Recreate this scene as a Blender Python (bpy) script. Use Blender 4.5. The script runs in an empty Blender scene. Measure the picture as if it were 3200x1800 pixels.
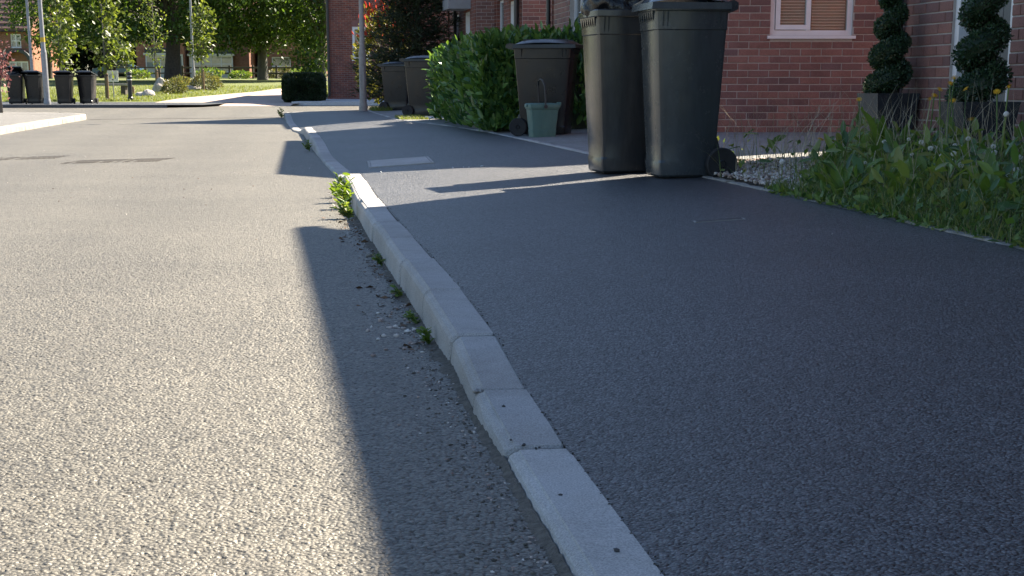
import bpy, bmesh, math, random
import numpy as np
from mathutils import Vector, Matrix

random.seed(7)
RNG = np.random.default_rng(11)
S = bpy.context.scene
COL = S.collection
R = math.radians

# ------------------------------------------------------------------ camera, sky, sun, exposure
cam_d = bpy.data.cameras.new('camera')
cam_d.sensor_width = 36.0
cam_d.lens = 54.81
cam_d.shift_y = 0.1531
cam_d.clip_start = 0.05
cam_d.clip_end = 2000
cam = bpy.data.objects.new('camera', cam_d)
cam.location = (0, 0, 0.75)
cam.rotation_euler = (R(77), 0, 0)
COL.objects.link(cam)
S.camera = cam

SUN_EL, SUN_AZ = 43.0, 45.0          # azimuth measured from +Y (north) towards +X
W = bpy.data.worlds.new('World')
S.world = W
W.use_nodes = True
wn = W.node_tree
bg = wn.nodes['Background']
sky = wn.nodes.new('ShaderNodeTexSky')
sky.sky_type = 'NISHITA'
sky.sun_disc = False
sky.sun_elevation = R(SUN_EL)
sky.sun_rotation = R(SUN_AZ)
sky.air_density = 1.0
sky.dust_density = 0.5
sky.ozone_density = 2.5
wn.links.new(sky.outputs[0], bg.inputs[0])
bg.inputs[1].default_value = 0.05

sun_d = bpy.data.lights.new('sun', 'SUN')
sun_d.energy = 5.0
sun_d.angle = R(0.53)
sun_d.color = (1.0, 0.885, 0.72)
sun = bpy.data.objects.new('sun', sun_d)
sv = Vector((math.sin(R(SUN_AZ)) * math.cos(R(SUN_EL)), math.cos(R(SUN_AZ)) * math.cos(R(SUN_EL)), math.sin(R(SUN_EL))))
sun.rotation_euler = (-sv).to_track_quat('-Z', 'Y').to_euler()
sun.location = (20, 20, 20)
COL.objects.link(sun)

S.view_settings.view_transform = 'Standard'
S.view_settings.look = 'None'
S.view_settings.exposure = 2.0
S.view_settings.gamma = 1.0
S.view_settings.use_curve_mapping = False
S.cycles.max_bounces = 6
S.cycles.transparent_max_bounces = 8
S.cycles.caustics_reflective = False
S.cycles.caustics_refractive = False

# ------------------------------------------------------------------ material helpers
MATS = {}
def new_mat(name):
    m = bpy.data.materials.new(name)
    m.use_nodes = True
    nt = m.node_tree
    return m, nt, nt.nodes['Principled BSDF']
def L(nt, a, b): nt.links.new(a, b)
def ramp(nt, stops, inp=None, interp='LINEAR'):
    r = nt.nodes.new('ShaderNodeValToRGB')
    r.color_ramp.interpolation = interp
    e = r.color_ramp.elements
    while len(e) < len(stops): e.new(0.5)
    for i, (p, c) in enumerate(stops):
        e[i].position = p
        e[i].color = (*c, 1) if len(c) == 3 else c
    if inp is not None: L(nt, inp, r.inputs[0])
    return r
def mixc(nt, fac, a, b, blend='MIX'):
    n = nt.nodes.new('ShaderNodeMix')
    n.data_type = 'RGBA'
    n.blend_type = blend
    for s, v in ((n.inputs[0], fac), (n.inputs[6], a), (n.inputs[7], b)):
        if hasattr(v, 'is_linked'): L(nt, v, s)
        elif isinstance(v, (int, float)): s.default_value = v
        else: s.default_value = (*v, 1)
    return n.outputs[2]
def coord(nt, kind='Object'):
    return nt.nodes.new('ShaderNodeTexCoord').outputs[kind]
def gpos(nt):
    return nt.nodes.new('ShaderNodeNewGeometry').outputs['Position']
def noise(nt, vec, scale, detail=4, rough=0.6, out='Fac'):
    n = nt.nodes.new('ShaderNodeTexNoise')
    n.inputs['Scale'].default_value = scale
    n.inputs['Detail'].default_value = detail
    n.inputs['Roughness'].default_value = rough
    if vec is not None: L(nt, vec, n.inputs['Vector'])
    return n.outputs[out]
def voro(nt, vec, scale, feature='F1', out='Distance', rnd=1.0):
    n = nt.nodes.new('ShaderNodeTexVoronoi')
    n.feature = feature
    n.inputs['Scale'].default_value = scale
    n.inputs['Randomness'].default_value = rnd
    if vec is not None: L(nt, vec, n.inputs['Vector'])
    return n.outputs[out]
def math_n(nt, op, a, b=None, clamp=False):
    n = nt.nodes.new('ShaderNodeMath')
    n.operation = op
    n.use_clamp = clamp
    for i, v in enumerate((a, b)):
        if v is None: continue
        if hasattr(v, 'is_linked'): L(nt, v, n.inputs[i])
        else: n.inputs[i].default_value = v
    return n.outputs[0]
def bump(nt, h, dist, strength=1.0, prev=None):
    b = nt.nodes.new('ShaderNodeBump')
    b.inputs['Distance'].default_value = dist
    b.inputs['Strength'].default_value = strength
    L(nt, h, b.inputs['Height'])
    if prev is not None: L(nt, prev, b.inputs['Normal'])
    return b.outputs[0]
def rnd_val(nt):
    """a random number for each object plus each loose piece of its mesh"""
    oi = nt.nodes.new('ShaderNodeObjectInfo').outputs['Random']
    isl = nt.nodes.new('ShaderNodeNewGeometry').outputs['Random Per Island']
    s = math_n(nt, 'ADD', oi, isl)
    return math_n(nt, 'FRACT', s)

def mat_plain(name, col, rough=0.6, var=0.15, scale=8, bmp=0.0, bscale=60, spec=0.5, metal=0.0):
    m, nt, b = new_mat(name)
    p = gpos(nt)
    n = noise(nt, p, scale, 5, 0.65)
    c0 = tuple(c * (1 - var) for c in col); c1 = tuple(min(1, c * (1 + var)) for c in col)
    r = ramp(nt, [(0.3, c0), (0.7, c1)], n)
    L(nt, r.outputs[0], b.inputs['Base Color'])
    b.inputs['Roughness'].default_value = rough
    b.inputs['Specular IOR Level'].default_value = spec
    b.inputs['Metallic'].default_value = metal
    if bmp: L(nt, bump(nt, noise(nt, p, bscale, 4, 0.6), bmp), b.inputs['Normal'])
    MATS[name] = m
    return m

def mat_asphalt(name, dark, mid, light, cell, bdist, patch=0.25, rough=0.72, tracks=False):
    m, nt, b = new_mat(name)
    p = gpos(nt)
    # stones: cell colours with dark binder between them
    w = noise(nt, p, cell * 0.9, 2, 0.5, 'Color')
    mp = nt.nodes.new('ShaderNodeVectorMath'); mp.operation = 'MULTIPLY_ADD'
    L(nt, w, mp.inputs[0]); mp.inputs[1].default_value = (0.35 / cell,) * 3; L(nt, p, mp.inputs[2])
    v = nt.nodes.new('ShaderNodeTexVoronoi'); v.inputs['Scale'].default_value = cell
    L(nt, mp.outputs[0], v.inputs['Vector'])
    sep = nt.nodes.new('ShaderNodeSeparateColor'); L(nt, v.outputs['Color'], sep.inputs[0])
    stone = ramp(nt, [(0.0, dark), (0.25, mid), (0.75, tuple((a + c) / 2 for a, c in zip(mid, light))), (1.0, light)], sep.outputs[0])
    gap = ramp(nt, [(0.45, (1, 1, 1)), (0.8, (0.45, 0.45, 0.45))], v.outputs['Distance'])
    c = mixc(nt, 1.0, stone.outputs[0], gap.outputs[0], 'MULTIPLY')
    big = noise(nt, p, 0.7, 5, 0.6)
    pr = ramp(nt, [(0.3, (1 - patch,) * 3), (0.7, (1 + 0 * patch,) * 3)], big)
    c = mixc(nt, 1.0, c, pr.outputs[0], 'MULTIPLY')
    mid_n = noise(nt, p, 9, 4, 0.7)
    pr2 = ramp(nt, [(0.3, (0.82,) * 3), (0.7, (1.0,) * 3)], mid_n)
    c = mixc(nt, 1.0, c, pr2.outputs[0], 'MULTIPLY')
    # trodden-in spots and drips, each with its own outline
    sp = voro(nt, p, 2.3); spn = math_n(nt, 'ADD', sp, math_n(nt, 'MULTIPLY', noise(nt, p, 40, 3, 0.6), 0.05))
    sr = ramp(nt, [(0.055, (0.62,) * 3), (0.075, (1.0,) * 3)], spn)
    c = mixc(nt, 1.0, c, sr.outputs[0], 'MULTIPLY')
    st = ramp(nt, [(0.56, (1.0,) * 3), (0.66, (0.86, 0.86, 0.87))], noise(nt, p, 1.7, 7, 0.72))
    c = mixc(nt, 1.0, c, st.outputs[0], 'MULTIPLY')
    if tracks:   # wheel-polished bands along the street
        sx = nt.nodes.new('ShaderNodeSeparateXYZ'); L(nt, p, sx.inputs[0])
        q = math_n(nt, 'ADD', sx.outputs[0], math_n(nt, 'MULTIPLY', sx.outputs[1], 0.15))
        q = math_n(nt, 'ADD', q, math_n(nt, 'MULTIPLY', noise(nt, p, 0.5, 3, 0.5), 0.8))
        w_ = math_n(nt, 'SINE', math_n(nt, 'MULTIPLY', q, 4.2))
        tr = ramp(nt, [(0.1, (0.90,) * 3), (0.9, (1.0,) * 3)], math_n(nt, 'ADD', math_n(nt, 'MULTIPLY', w_, 0.5), 0.5))
        c = mixc(nt, 1.0, c, tr.outputs[0], 'MULTIPLY')
    L(nt, c, b.inputs['Base Color'])
    b.inputs['Roughness'].default_value = rough
    b.inputs['Specular IOR Level'].default_value = 0.45
    # relief: rounded stones of random height, some deep pits
    hgt = math_n(nt, 'SUBTRACT', math_n(nt, 'MULTIPLY', sep.outputs[1], 0.5), math_n(nt, 'MULTIPLY', v.outputs['Distance'], 0.9))
    nb = bump(nt, hgt, bdist, 1.0)
    nb = bump(nt, noise(nt, p, cell * 0.3, 3, 0.6), bdist * 2.2, 0.7, nb)
    L(nt, nb, b.inputs['Normal'])
    MATS[name] = m
    return m

def mat_brick_piece(name, cols, spread=0.12):
    """colour of single bricks: one tone for each brick, with sand-faced grain"""
    m, nt, b = new_mat(name)
    p = gpos(nt)
    r = ramp(nt, [(i / (len(cols) - 1), c) for i, c in enumerate(cols)], rnd_val(nt))
    g = noise(nt, p, 90, 4, 0.7)
    gr = ramp(nt, [(0.3, (0.72,) * 3), (0.7, (1.15,) * 3)], g)
    c = mixc(nt, 1.0, r.outputs[0], gr.outputs[0], 'MULTIPLY')
    sm = noise(nt, p, 5, 3, 0.6)
    sr = ramp(nt, [(0.35, (0.85, 0.82, 0.8)), (0.65, (1.05,) * 3)], sm)
    c = mixc(nt, 1.0, c, sr.outputs[0], 'MULTIPLY')
    L(nt, c, b.inputs['Base Color'])
    b.inputs['Roughness'].default_value = 0.85
    L(nt, bump(nt, noise(nt, p, 160, 4, 0.7), 0.0015), b.inputs['Normal'])
    MATS[name] = m
    return m

def mat_brick_tex(name, c1, c2, mortar):
    m, nt, b = new_mat(name)
    uv = coord(nt, 'UV')
    t = nt.nodes.new('ShaderNodeTexBrick')
    t.offset = 0.5
    t.inputs['Scale'].default_value = 1.0
    t.inputs['Brick Width'].default_value = 0.225
    t.inputs['Row Height'].default_value = 0.075
    t.inputs['Mortar Size'].default_value = 0.006
    t.inputs['Mortar Smooth'].default_value = 0.1
    t.inputs['Color1'].default_value = (*c1, 1)
    t.inputs['Color2'].default_value = (*c2, 1)
    t.inputs['Mortar'].default_value = (*mortar, 1)
    L(nt, uv, t.inputs['Vector'])
    n = noise(nt, uv, 3.0, 5, 0.7)
    nr = ramp(nt, [(0.3, (0.7,) * 3), (0.7, (1.15,) * 3)], n)
    c = mixc(nt, 1.0, t.outputs['Color'], nr.outputs[0], 'MULTIPLY')
    L(nt, c, b.inputs['Base Color'])
    b.inputs['Roughness'].default_value = 0.9
    inv = math_n(nt, 'SUBTRACT', 1.0, t.outputs['Fac'])
    L(nt, bump(nt, inv, 0.004), b.inputs['Normal'])
    MATS[name] = m
    return m

def mat_leaf(name, cols, trans=0.35, rough=0.45, tcol=None):
    m, nt, b = new_mat(name)
    rv = rnd_val(nt)
    r = ramp(nt, [(i / (len(cols) - 1), c) for i, c in enumerate(cols)], rv)
    L(nt, r.outputs[0], b.inputs['Base Color'])
    b.inputs['Roughness'].default_value = rough
    t = nt.nodes.new('ShaderNodeBsdfTranslucent')
    tc = mixc(nt, 1.0, r.outputs[0], tcol or (2.1, 1.9, 0.7), 'MULTIPLY')
    L(nt, tc, t.inputs['Color'])
    mx = nt.nodes.new('ShaderNodeMixShader')
    mx.inputs[0].default_value = trans
    L(nt, b.outputs[0], mx.inputs[1]); L(nt, t.outputs[0], mx.inputs[2])
    L(nt, mx.outputs[0], nt.nodes['Material Output'].inputs['Surface'])
    MATS[name] = m
    return m

def mat_glass(name, tint=(0.98, 0.99, 0.99)):
    m, nt, b = new_mat(name)
    tr = nt.nodes.new('ShaderNodeBsdfTransparent'); tr.inputs[0].default_value = (*tint, 1)
    gl = nt.nodes.new('ShaderNodeBsdfGlossy'); gl.inputs['Roughness'].default_value = 0.03
    fr = nt.nodes.new('ShaderNodeFresnel'); fr.inputs['IOR'].default_value = 1.6
    L(nt, bump(nt, noise(nt, gpos(nt), 2.5, 2, 0.5), 0.002), gl.inputs['Normal'])
    mx = nt.nodes.new('ShaderNodeMixShader')
    L(nt, fr.outputs[0], mx.inputs[0]); L(nt, tr.outputs[0], mx.inputs[1]); L(nt, gl.outputs[0], mx.inputs[2])
    L(nt, mx.outputs[0], nt.nodes['Material Output'].inputs['Surface'])
    MATS[name] = m
    return m

def mat_plastic(name, col, rough=0.38, dust=0.5):
    m, nt, b = new_mat(name)
    p = coord(nt, 'Object')
    mp = nt.nodes.new('ShaderNodeMapping'); mp.inputs['Scale'].default_value = (6, 6, 1.2)
    L(nt, p, mp.inputs[0])
    n = noise(nt, mp.outputs[0], 2.5, 6, 0.7)
    r = ramp(nt, [(0.35, col), (0.8, tuple(c * (1 + dust) + 0.006 * dust for c in col))], n)
    L(nt, r.outputs[0], b.inputs['Base Color'])
    rr = ramp(nt, [(0.3, (rough * 0.8,) * 3), (0.75, (min(1, rough * 1.5),) * 3)], noise(nt, p, 9, 5, 0.7))
    L(nt, rr.outputs[0], b.inputs['Roughness'])
    nb = bump(nt, noise(nt, p, 420, 2, 0.5), 0.0002)
    nb = bump(nt, noise(nt, p, 3.0, 2, 0.5), 0.008, 0.5, nb)
    L(nt, nb, b.inputs['Normal'])
    MATS[name] = m
    return m

def mat_concrete(name, col, stain=0.35):
    m, nt, b = new_mat(name)
    p = gpos(nt)
    n1 = noise(nt, p, 14, 6, 0.7); n2 = noise(nt, p, 260, 3, 0.6); n3 = noise(nt, p, 2.3, 4, 0.6)
    a = ramp(nt, [(0.3, tuple(c * (1 - stain) for c in col)), (0.68, col), (0.85, tuple(min(1, c * 1.15) for c in col))], n1)
    g = ramp(nt, [(0.33, (0.62,) * 3), (0.66, (1.12,) * 3)], n2)
    k = ramp(nt, [(0.36, (0.86, 0.84, 0.81)), (0.60, (1.0, 1.0, 1.0))], n3)
    c = mixc(nt, 1.0, a.outputs[0], g.outputs[0], 'MULTIPLY')
    c = mixc(nt, 1.0, c, k.outputs[0], 'MULTIPLY')
    tone = ramp(nt, [(0.0, (0.86,) * 3), (1.0, (1.06,) * 3)], nt.nodes.new('ShaderNodeObjectInfo').outputs['Random'])
    c = mixc(nt, 1.0, c, tone.outputs[0], 'MULTIPLY')
    L(nt, c, b.inputs['Base Color'])
    b.inputs['Roughness'].default_value = 0.85
    nb = bump(nt, n2, 0.0022); nb = bump(nt, n1, 0.0014, 0.6, nb)
    L(nt, nb, b.inputs['Normal'])
    MATS[name] = m
    return m

mat_asphalt('road', (0.080, 0.075, 0.061), (0.155, 0.144, 0.118), (0.26, 0.242, 0.200), 115, 0.0050, 0.22, 0.52, True)
mat_asphalt('tarmac', (0.013, 0.014, 0.018), (0.044, 0.048, 0.057), (0.24, 0.245, 0.255), 165, 0.0044, 0.30, 0.42)
mat_asphalt('old_tarmac', (0.10, 0.10, 0.095), (0.20, 0.195, 0.185), (0.34, 0.33, 0.31), 90, 0.003, 0.2)
mat_concrete('kerb', (0.55, 0.54, 0.52), 0.16)
mat_concrete('paving', (0.30, 0.30, 0.29))
mat_concrete('pale_stone', (0.52, 0.49, 0.44), 0.5)
mat_plain('joint_dirt', (0.055, 0.05, 0.042), 0.95, 0.4, 60, 0.004, 180)
mat_plain('soil', (0.05, 0.038, 0.026), 0.95, 0.4, 14, 0.02, 40)
mat_plain('pink_paving', (0.42, 0.33, 0.28), 0.9, 0.15, 3, 0.004, 40)
mat_plain('white_gravel', (0.55, 0.55, 0.55), 0.8, 0.35, 40, 0.02, 40)
mat_plain('mortar', (0.44, 0.39, 0.36), 0.95, 0.15, 25, 0.002, 200)
REDS = [(0.150, 0.086, 0.083), (0.262, 0.127, 0.106), (0.298, 0.146, 0.119), (0.212, 0.110, 0.100), (0.312, 0.160, 0.131), (0.245, 0.119, 0.105), (0.175, 0.106, 0.106)]
mat_brick_piece('brick', REDS)
mat_brick_tex('brick_far', (0.26, 0.085, 0.055), (0.15, 0.055, 0.045), (0.27, 0.22, 0.19))
mat_brick_tex('brick_brown', (0.29, 0.125, 0.075), (0.21, 0.09, 0.06), (0.28, 0.20, 0.15))
mat_brick_tex('brick_orange', (0.42, 0.17, 0.10), (0.33, 0.13, 0.08), (0.42, 0.30, 0.22))
mat_plastic('bin_black', (0.026, 0.028, 0.031), 0.19, 0.7)
mat_plastic('bin_far', (0.007, 0.008, 0.010), 0.3, 0.3)
mat_plastic('bin_side', (0.042, 0.049, 0.054), 0.22, 0.6)
mat_plastic('caddy', (0.075, 0.155, 0.135), 0.45, 0.3)
mat_plastic('caddy_dark', (0.025, 0.028, 0.03), 0.45, 0.3)
mat_plain('rubber', (0.02, 0.02, 0.021), 0.75, 0.3, 30, 0.001, 200)
mat_plain('bag', (0.012, 0.013, 0.015), 0.16, 0.2, 8, 0.012, 26)
mat_plain('upvc', (0.74, 0.74, 0.76), 0.35, 0.05, 6)
mat_plain('upvc_old', (0.66, 0.64, 0.58), 0.5, 0.1, 6)
mat_plain('slat', (0.88, 0.82, 0.74), 0.5, 0.04, 30)
mat_plain('blind_back', (0.42, 0.36, 0.29), 0.8, 0.1, 5)
mat_plain('silt', (0.125, 0.112, 0.092), 0.95, 0.45, 60, 0.008, 150)
mat_plain('room', (0.05, 0.045, 0.04), 0.9, 0.1, 5)
mat_plain('curtain', (0.45, 0.45, 0.42), 0.9, 0.2, 7)
mat_plain('door_grey', (0.11, 0.115, 0.115), 0.5, 0.12, 4)
mat_plain('pipe_black', (0.016, 0.017, 0.02), 0.4, 0.2, 10)
mat_plain('galv', (0.30, 0.30, 0.31), 0.5, 0.18, 12, 0.0006, 90, metal=0.5)
mat_plain('post_concrete', (0.33, 0.31, 0.29), 0.75, 0.18, 14, 0.001, 120)
mat_plain('canopy_grey', (0.30, 0.31, 0.33), 0.6, 0.1, 6)
mat_plain('roof_tile', (0.15, 0.085, 0.075), 0.8, 0.25, 5, 0.01, 14)
mat_plain('roof_slate', (0.05, 0.055, 0.065), 0.7, 0.25, 5, 0.01, 14)
mat_plain('planter', (0.028, 0.032, 0.038), 0.55, 0.35, 30, 0.002, 90)
mat_plain('wood', (0.20, 0.13, 0.075), 0.85, 0.25, 30, 0.003, 70)
mat_plain('dark_wood', (0.075, 0.062, 0.05), 0.85, 0.25, 30, 0.003, 70)
mat_plain('bark', (0.055, 0.043, 0.034), 0.95, 0.4, 9, 0.03, 18)
mat_plain('bark_grey', (0.14, 0.13, 0.12), 0.95, 0.25, 9, 0.02, 18)
mat_plain('rock', (0.38, 0.35, 0.33), 0.9, 0.3, 6, 0.01, 24)
mat_plain('white_paint', (0.75, 0.75, 0.75), 0.5, 0.05, 6)
mat_plain('sign_ink', (0.05, 0.05, 0.06), 0.6, 0.1, 6)
mat_plain('car_paint', (0.05, 0.11, 0.19), 0.25, 0.1, 5)
mat_plain('yellow_tape', (0.6, 0.42, 0.04), 0.6, 0.1, 8)
mat_plain('clover_white', (0.72, 0.70, 0.64), 0.8, 0.12, 60)
mat_plain('petal_yellow', (0.75, 0.42, 0.012), 0.7, 0.12, 60)
mat_plain('seed_fluff', (0.62, 0.60, 0.56), 0.9, 0.1, 60)
mat_plain('straw', (0.36, 0.31, 0.22), 0.85, 0.3, 60)
mat_plain('dry_leaf', (0.13, 0.075, 0.04), 0.85, 0.4, 90)
mat_plain('iron', (0.045, 0.045, 0.046), 0.55, 0.3, 30, 0.001, 120)
mat_plain('tyre_dirt', (0.05, 0.045, 0.04), 0.95, 0.3, 90)
mat_glass('glass')
mat_leaf('leaf_oak', [(0.026, 0.054, 0.016), (0.050, 0.098, 0.024), (0.085, 0.145, 0.030)], 0.42)
mat_leaf('leaf_back', [(0.010, 0.022, 0.010), (0.016, 0.034, 0.012), (0.022, 0.042, 0.013)], 0.2)
mat_leaf('leaf_sapling', [(0.055, 0.085, 0.022), (0.085, 0.125, 0.03), (0.12, 0.155, 0.04)], 0.42)
mat_leaf('leaf_laurel', [(0.032, 0.085, 0.034), (0.06, 0.135, 0.044), (0.10, 0.20, 0.05), (0.16, 0.27, 0.065)], 0.22, 0.25)
mat_leaf('leaf_conifer', [(0.016, 0.028, 0.014), (0.024, 0.040, 0.016), (0.034, 0.05, 0.018)], 0.15, 0.6)
mat_leaf('leaf_photinia', [(0.10, 0.12, 0.02), (0.16, 0.15, 0.03)], 0.4)
mat_leaf('leaf_red', [(0.42, 0.05, 0.03), (0.50, 0.09, 0.05)], 0.45, 0.5, (1.3, 1.0, 0.9))
mat_leaf('leaf_purple', [(0.16, 0.07, 0.07), (0.30, 0.17, 0.16), (0.10, 0.035, 0.04)], 0.3, 0.35, (1.4, 1.0, 1.0))
mat_leaf('leaf_box', [(0.018, 0.044, 0.024), (0.030, 0.066, 0.034), (0.05, 0.098, 0.044)], 0.15, 0.35)
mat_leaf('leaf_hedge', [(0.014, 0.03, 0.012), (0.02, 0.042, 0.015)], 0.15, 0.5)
mat_leaf('leaf_shrub', [(0.07, 0.09, 0.045), (0.11, 0.125, 0.06), (0.15, 0.14, 0.09)], 0.3, 0.5)
mat_leaf('leaf_weed', [(0.034, 0.085, 0.028), (0.09, 0.175, 0.045), (0.17, 0.255, 0.07), (0.22, 0.24, 0.08)], 0.3, 0.42)
mat_leaf('leaf_dock', [(0.085, 0.16, 0.03), (0.14, 0.235, 0.045), (0.17, 0.26, 0.05)], 0.3, 0.38)
mat_leaf('leaf_kerb', [(0.09, 0.16, 0.025), (0.12, 0.19, 0.03)], 0.4, 0.45)
mat_leaf('blade', [(0.045, 0.10, 0.03), (0.085, 0.155, 0.04), (0.15, 0.21, 0.07), (0.30, 0.28, 0.16)], 0.3, 0.5)
mat_leaf('lawn_blade', [(0.09, 0.13, 0.025), (0.13, 0.17, 0.035), (0.18, 0.19, 0.05)], 0.35, 0.6)
mat_leaf('yellow_leaf', [(0.45, 0.42, 0.05), (0.5, 0.45, 0.06)], 0.5, 0.5, (1.2, 1.1, 0.8))

# ------------------------------------------------------------------ geometry helpers
def np_mesh(name, V, F, smooth=False):
    """V (n,3) array, F list of index arrays, each (m,k)"""
    me = bpy.data.meshes.new(name)
    V = np.asarray(V, dtype=np.float32)
    if not isinstance(F, (list, tuple)): F = [F]
    F = [np.asarray(f, dtype=np.int32) for f in F if len(f)]
    me.vertices.add(len(V)); me.vertices.foreach_set('co', V.ravel())
    nl = sum(f.size for f in F); npol = sum(len(f) for f in F)
    me.loops.add(nl); me.polygons.add(npol)
    me.loops.foreach_set('vertex_index', np.concatenate([f.ravel() for f in F]))
    tot = np.concatenate([np.full(len(f), f.shape[1], dtype=np.int32) for f in F])
    start = np.concatenate([[0], np.cumsum(tot)[:-1]]).astype(np.int32)
    me.polygons.foreach_set('loop_start', start)
    me.polygons.foreach_set('loop_total', tot)
    if smooth: me.polygons.foreach_set('use_smooth', np.ones(npol, dtype=bool))
    me.update(calc_edges=True); me.validate()
    return me

def link(name, me, mat, parent=None):
    if mat is not None and len(me.materials) == 0: me.materials.append(MATS[mat])
    o = bpy.data.objects.new(name, me)
    COL.objects.link(o)
    if parent is not None: o.parent = parent
    return o

def tag(o, label, cat, group=None):
    o['label'] = label; o['category'] = cat
    if group: o['group'] = group
    return o
def struct(o):
    o['kind'] = 'structure'; return o
def stuff(o):
    o['kind'] = 'stuff'; return o
def thing(name, label, cat, loc=(0, 0, 0), rz=0.0, group=None):
    o = bpy.data.objects.new(name, None)
    COL.objects.link(o)
    o.empty_display_size = 0.2
    o.location = loc; o.rotation_euler = (0, 0, rz)
    return tag(o, label, cat, group)
def copy_tree(o, parent=None):
    c = o.copy(); COL.objects.link(c); c.parent = parent
    for ch in o.children: copy_tree(ch, c)
    return c

class MB:
    """collects shapes for one mesh"""
    def __init__(s): s.v = []; s.f = []; s.uv = None
    def add(s, V, F):
        b = len(s.v)
        s.v += [tuple(map(float, p)) for p in V]
        s.f += [tuple(int(i) + b for i in f) for f in F]
        return s
    def box(s, x0, x1, y0, y1, z0, z1, M=None, bev=0.0):
        if bev:
            b = bev; V = []
            for (z, e) in ((z0, b), (z0 + b, 0), (z1 - b, 0), (z1, b)):
                V += [(x0 + e, y0 + e, z), (x1 - e, y0 + e, z), (x1 - e, y1 - e, z), (x0 + e, y1 - e, z)]
            F = [(3, 2, 1, 0), (12, 13, 14, 15)]
            for k in range(3):
                for i in range(4):
                    j = (i + 1) % 4
                    F.append((k * 4 + i, k * 4 + j, k * 4 + 4 + j, k * 4 + 4 + i))
        else:
            V = [(x, y, z) for z in (z0, z1) for x, y in ((x0, y0), (x1, y0), (x1, y1), (x0, y1))]
            F = [(3, 2, 1, 0), (4, 5, 6, 7), (0, 1, 5, 4), (1, 2, 6, 5), (2, 3, 7, 6), (3, 0, 4, 7)]
        if M is not None: V = [M @ Vector(p) for p in V]
        return s.add(V, F)
    def loft(s, rings, cap0=True, cap1=True, closed=True):
        n = len(rings[0]); V = [p for r in rings for p in r]; F = []
        for k in range(len(rings) - 1):
            for i in range(n if closed else n - 1):
                j = (i + 1) % n
                F.append((k * n + i, k * n + j, (k + 1) * n + j, (k + 1) * n + i))
        if cap0: F.append(tuple(range(n - 1, -1, -1)))
        if cap1: F.append(tuple(range((len(rings) - 1) * n, len(rings) * n)))
        return s.add(V, F)
    def tube(s, path, rad, n=8, cap=True):
        P = [Vector(p) for p in path]
        if not hasattr(rad, '__len__'): rad = [rad] * len(P)
        rings = []
        up = Vector((0, 0, 1))
        prev = None
        for i, p in enumerate(P):
            d = (P[min(i + 1, len(P) - 1)] - P[max(i - 1, 0)]).normalized()
            if prev is None:
                a = d.orthogonal().normalized()
            else:
                a = (prev - d * prev.dot(d))
                a = a.normalized() if a.length > 1e-6 else d.orthogonal().normalized()
            prev = a
            b = d.cross(a)
            rings.append([p + (a * math.cos(t) + b * math.sin(t)) * rad[i] for t in [2 * math.pi * k / n for k in range(n)]])
        return s.loft(rings, cap, cap)
    def lathe(s, prof, n=16, c=(0, 0, 0), axis='z', caps=True):
        rings = []
        for r, h in prof:
            ring = []
            for k in range(n):
                t = 2 * math.pi * k / n
                a, b = r * math.cos(t), r * math.sin(t)
                q = {'z': (a, b, h), 'x': (h, a, b), 'y': (a, h, b)}[axis]
                ring.append((q[0] + c[0], q[1] + c[1], q[2] + c[2]))
            rings.append(ring)
        return s.loft(rings, caps, caps)
    def grid(s, fn, nu, nv):
        V = [fn(i / nu, j / nv) for j in range(nv + 1) for i in range(nu + 1)]
        F = [(j * (nu + 1) + i, j * (nu + 1) + i + 1, (j + 1) * (nu + 1) + i + 1, (j + 1) * (nu + 1) + i) for j in range(nv) for i in range(nu)]
        return s.add(V, F)
    def build(s, name, mat, parent=None, smooth=False, rel=True, sharp=None):
        off = parent.matrix_basis.translation if (parent is not None and rel) else Vector((0, 0, 0))
        p = parent
        if rel:
            while p is not None and p.parent is not None:
                p = p.parent; off = off + p.matrix_basis.translation
        me = bpy.data.meshes.new(name)
        me.from_pydata([(a - off.x, b - off.y, c - off.z) for a, b, c in s.v], [], s.f)
        if s.uv is not None:
            ul = me.uv_layers.new(name='UVMap')
            ul.data.foreach_set('uv', np.asarray(s.uv, dtype=np.float32).ravel())
        if smooth:
            me.polygons.foreach_set('use_smooth', np.ones(len(me.polygons), dtype=bool))
            if sharp: me.set_sharp_from_angle(angle=R(sharp))
        me.update()
        return link(name, me, mat, parent)

def unit(a):
    n = np.linalg.norm(a, axis=-1, keepdims=True); n[n == 0] = 1
    return a / n

# leaf templates: y runs along the leaf, z is its upper side
T_DIAMOND = (np.array([(0, 0, 0), (0.32, 0.45, 0.06), (0, 1, -0.05), (-0.32, 0.45, 0.06)]), [(0, 1, 2), (0, 2, 3)])
T_LAUREL = (np.array([(0, 0, 0), (0.15, 0.22, 0.05), (0.19, 0.55, 0.06), (0.10, 0.85, 0.02), (0, 1.0, -0.06), (-0.10, 0.85, 0.02), (-0.19, 0.55, 0.06), (-0.15, 0.22, 0.05), (0, 0.5, 0.0)]),
            [(0, 1, 8), (1, 2, 8), (2, 3, 8), (3, 4, 8), (4, 5, 8), (5, 6, 8), (6, 7, 8), (7, 0, 8)])
T_LOBED = (np.array([(0, 0, 0), (0.30, 0.18, 0.05), (0.22, 0.36, 0.02), (0.44, 0.55, 0.07), (0.24, 0.70, 0.02), (0, 1, -0.06), (-0.24, 0.70, 0.02), (-0.44, 0.55, 0.07), (-0.22, 0.36, 0.02), (-0.30, 0.18, 0.05), (0, 0.5, 0)]),
           [(0, 1, 10), (1, 2, 10), (2, 3, 10), (3, 4, 10), (4, 5, 10), (5, 6, 10), (6, 7, 10), (7, 8, 10), (8, 9, 10), (9, 0, 10)])
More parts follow.
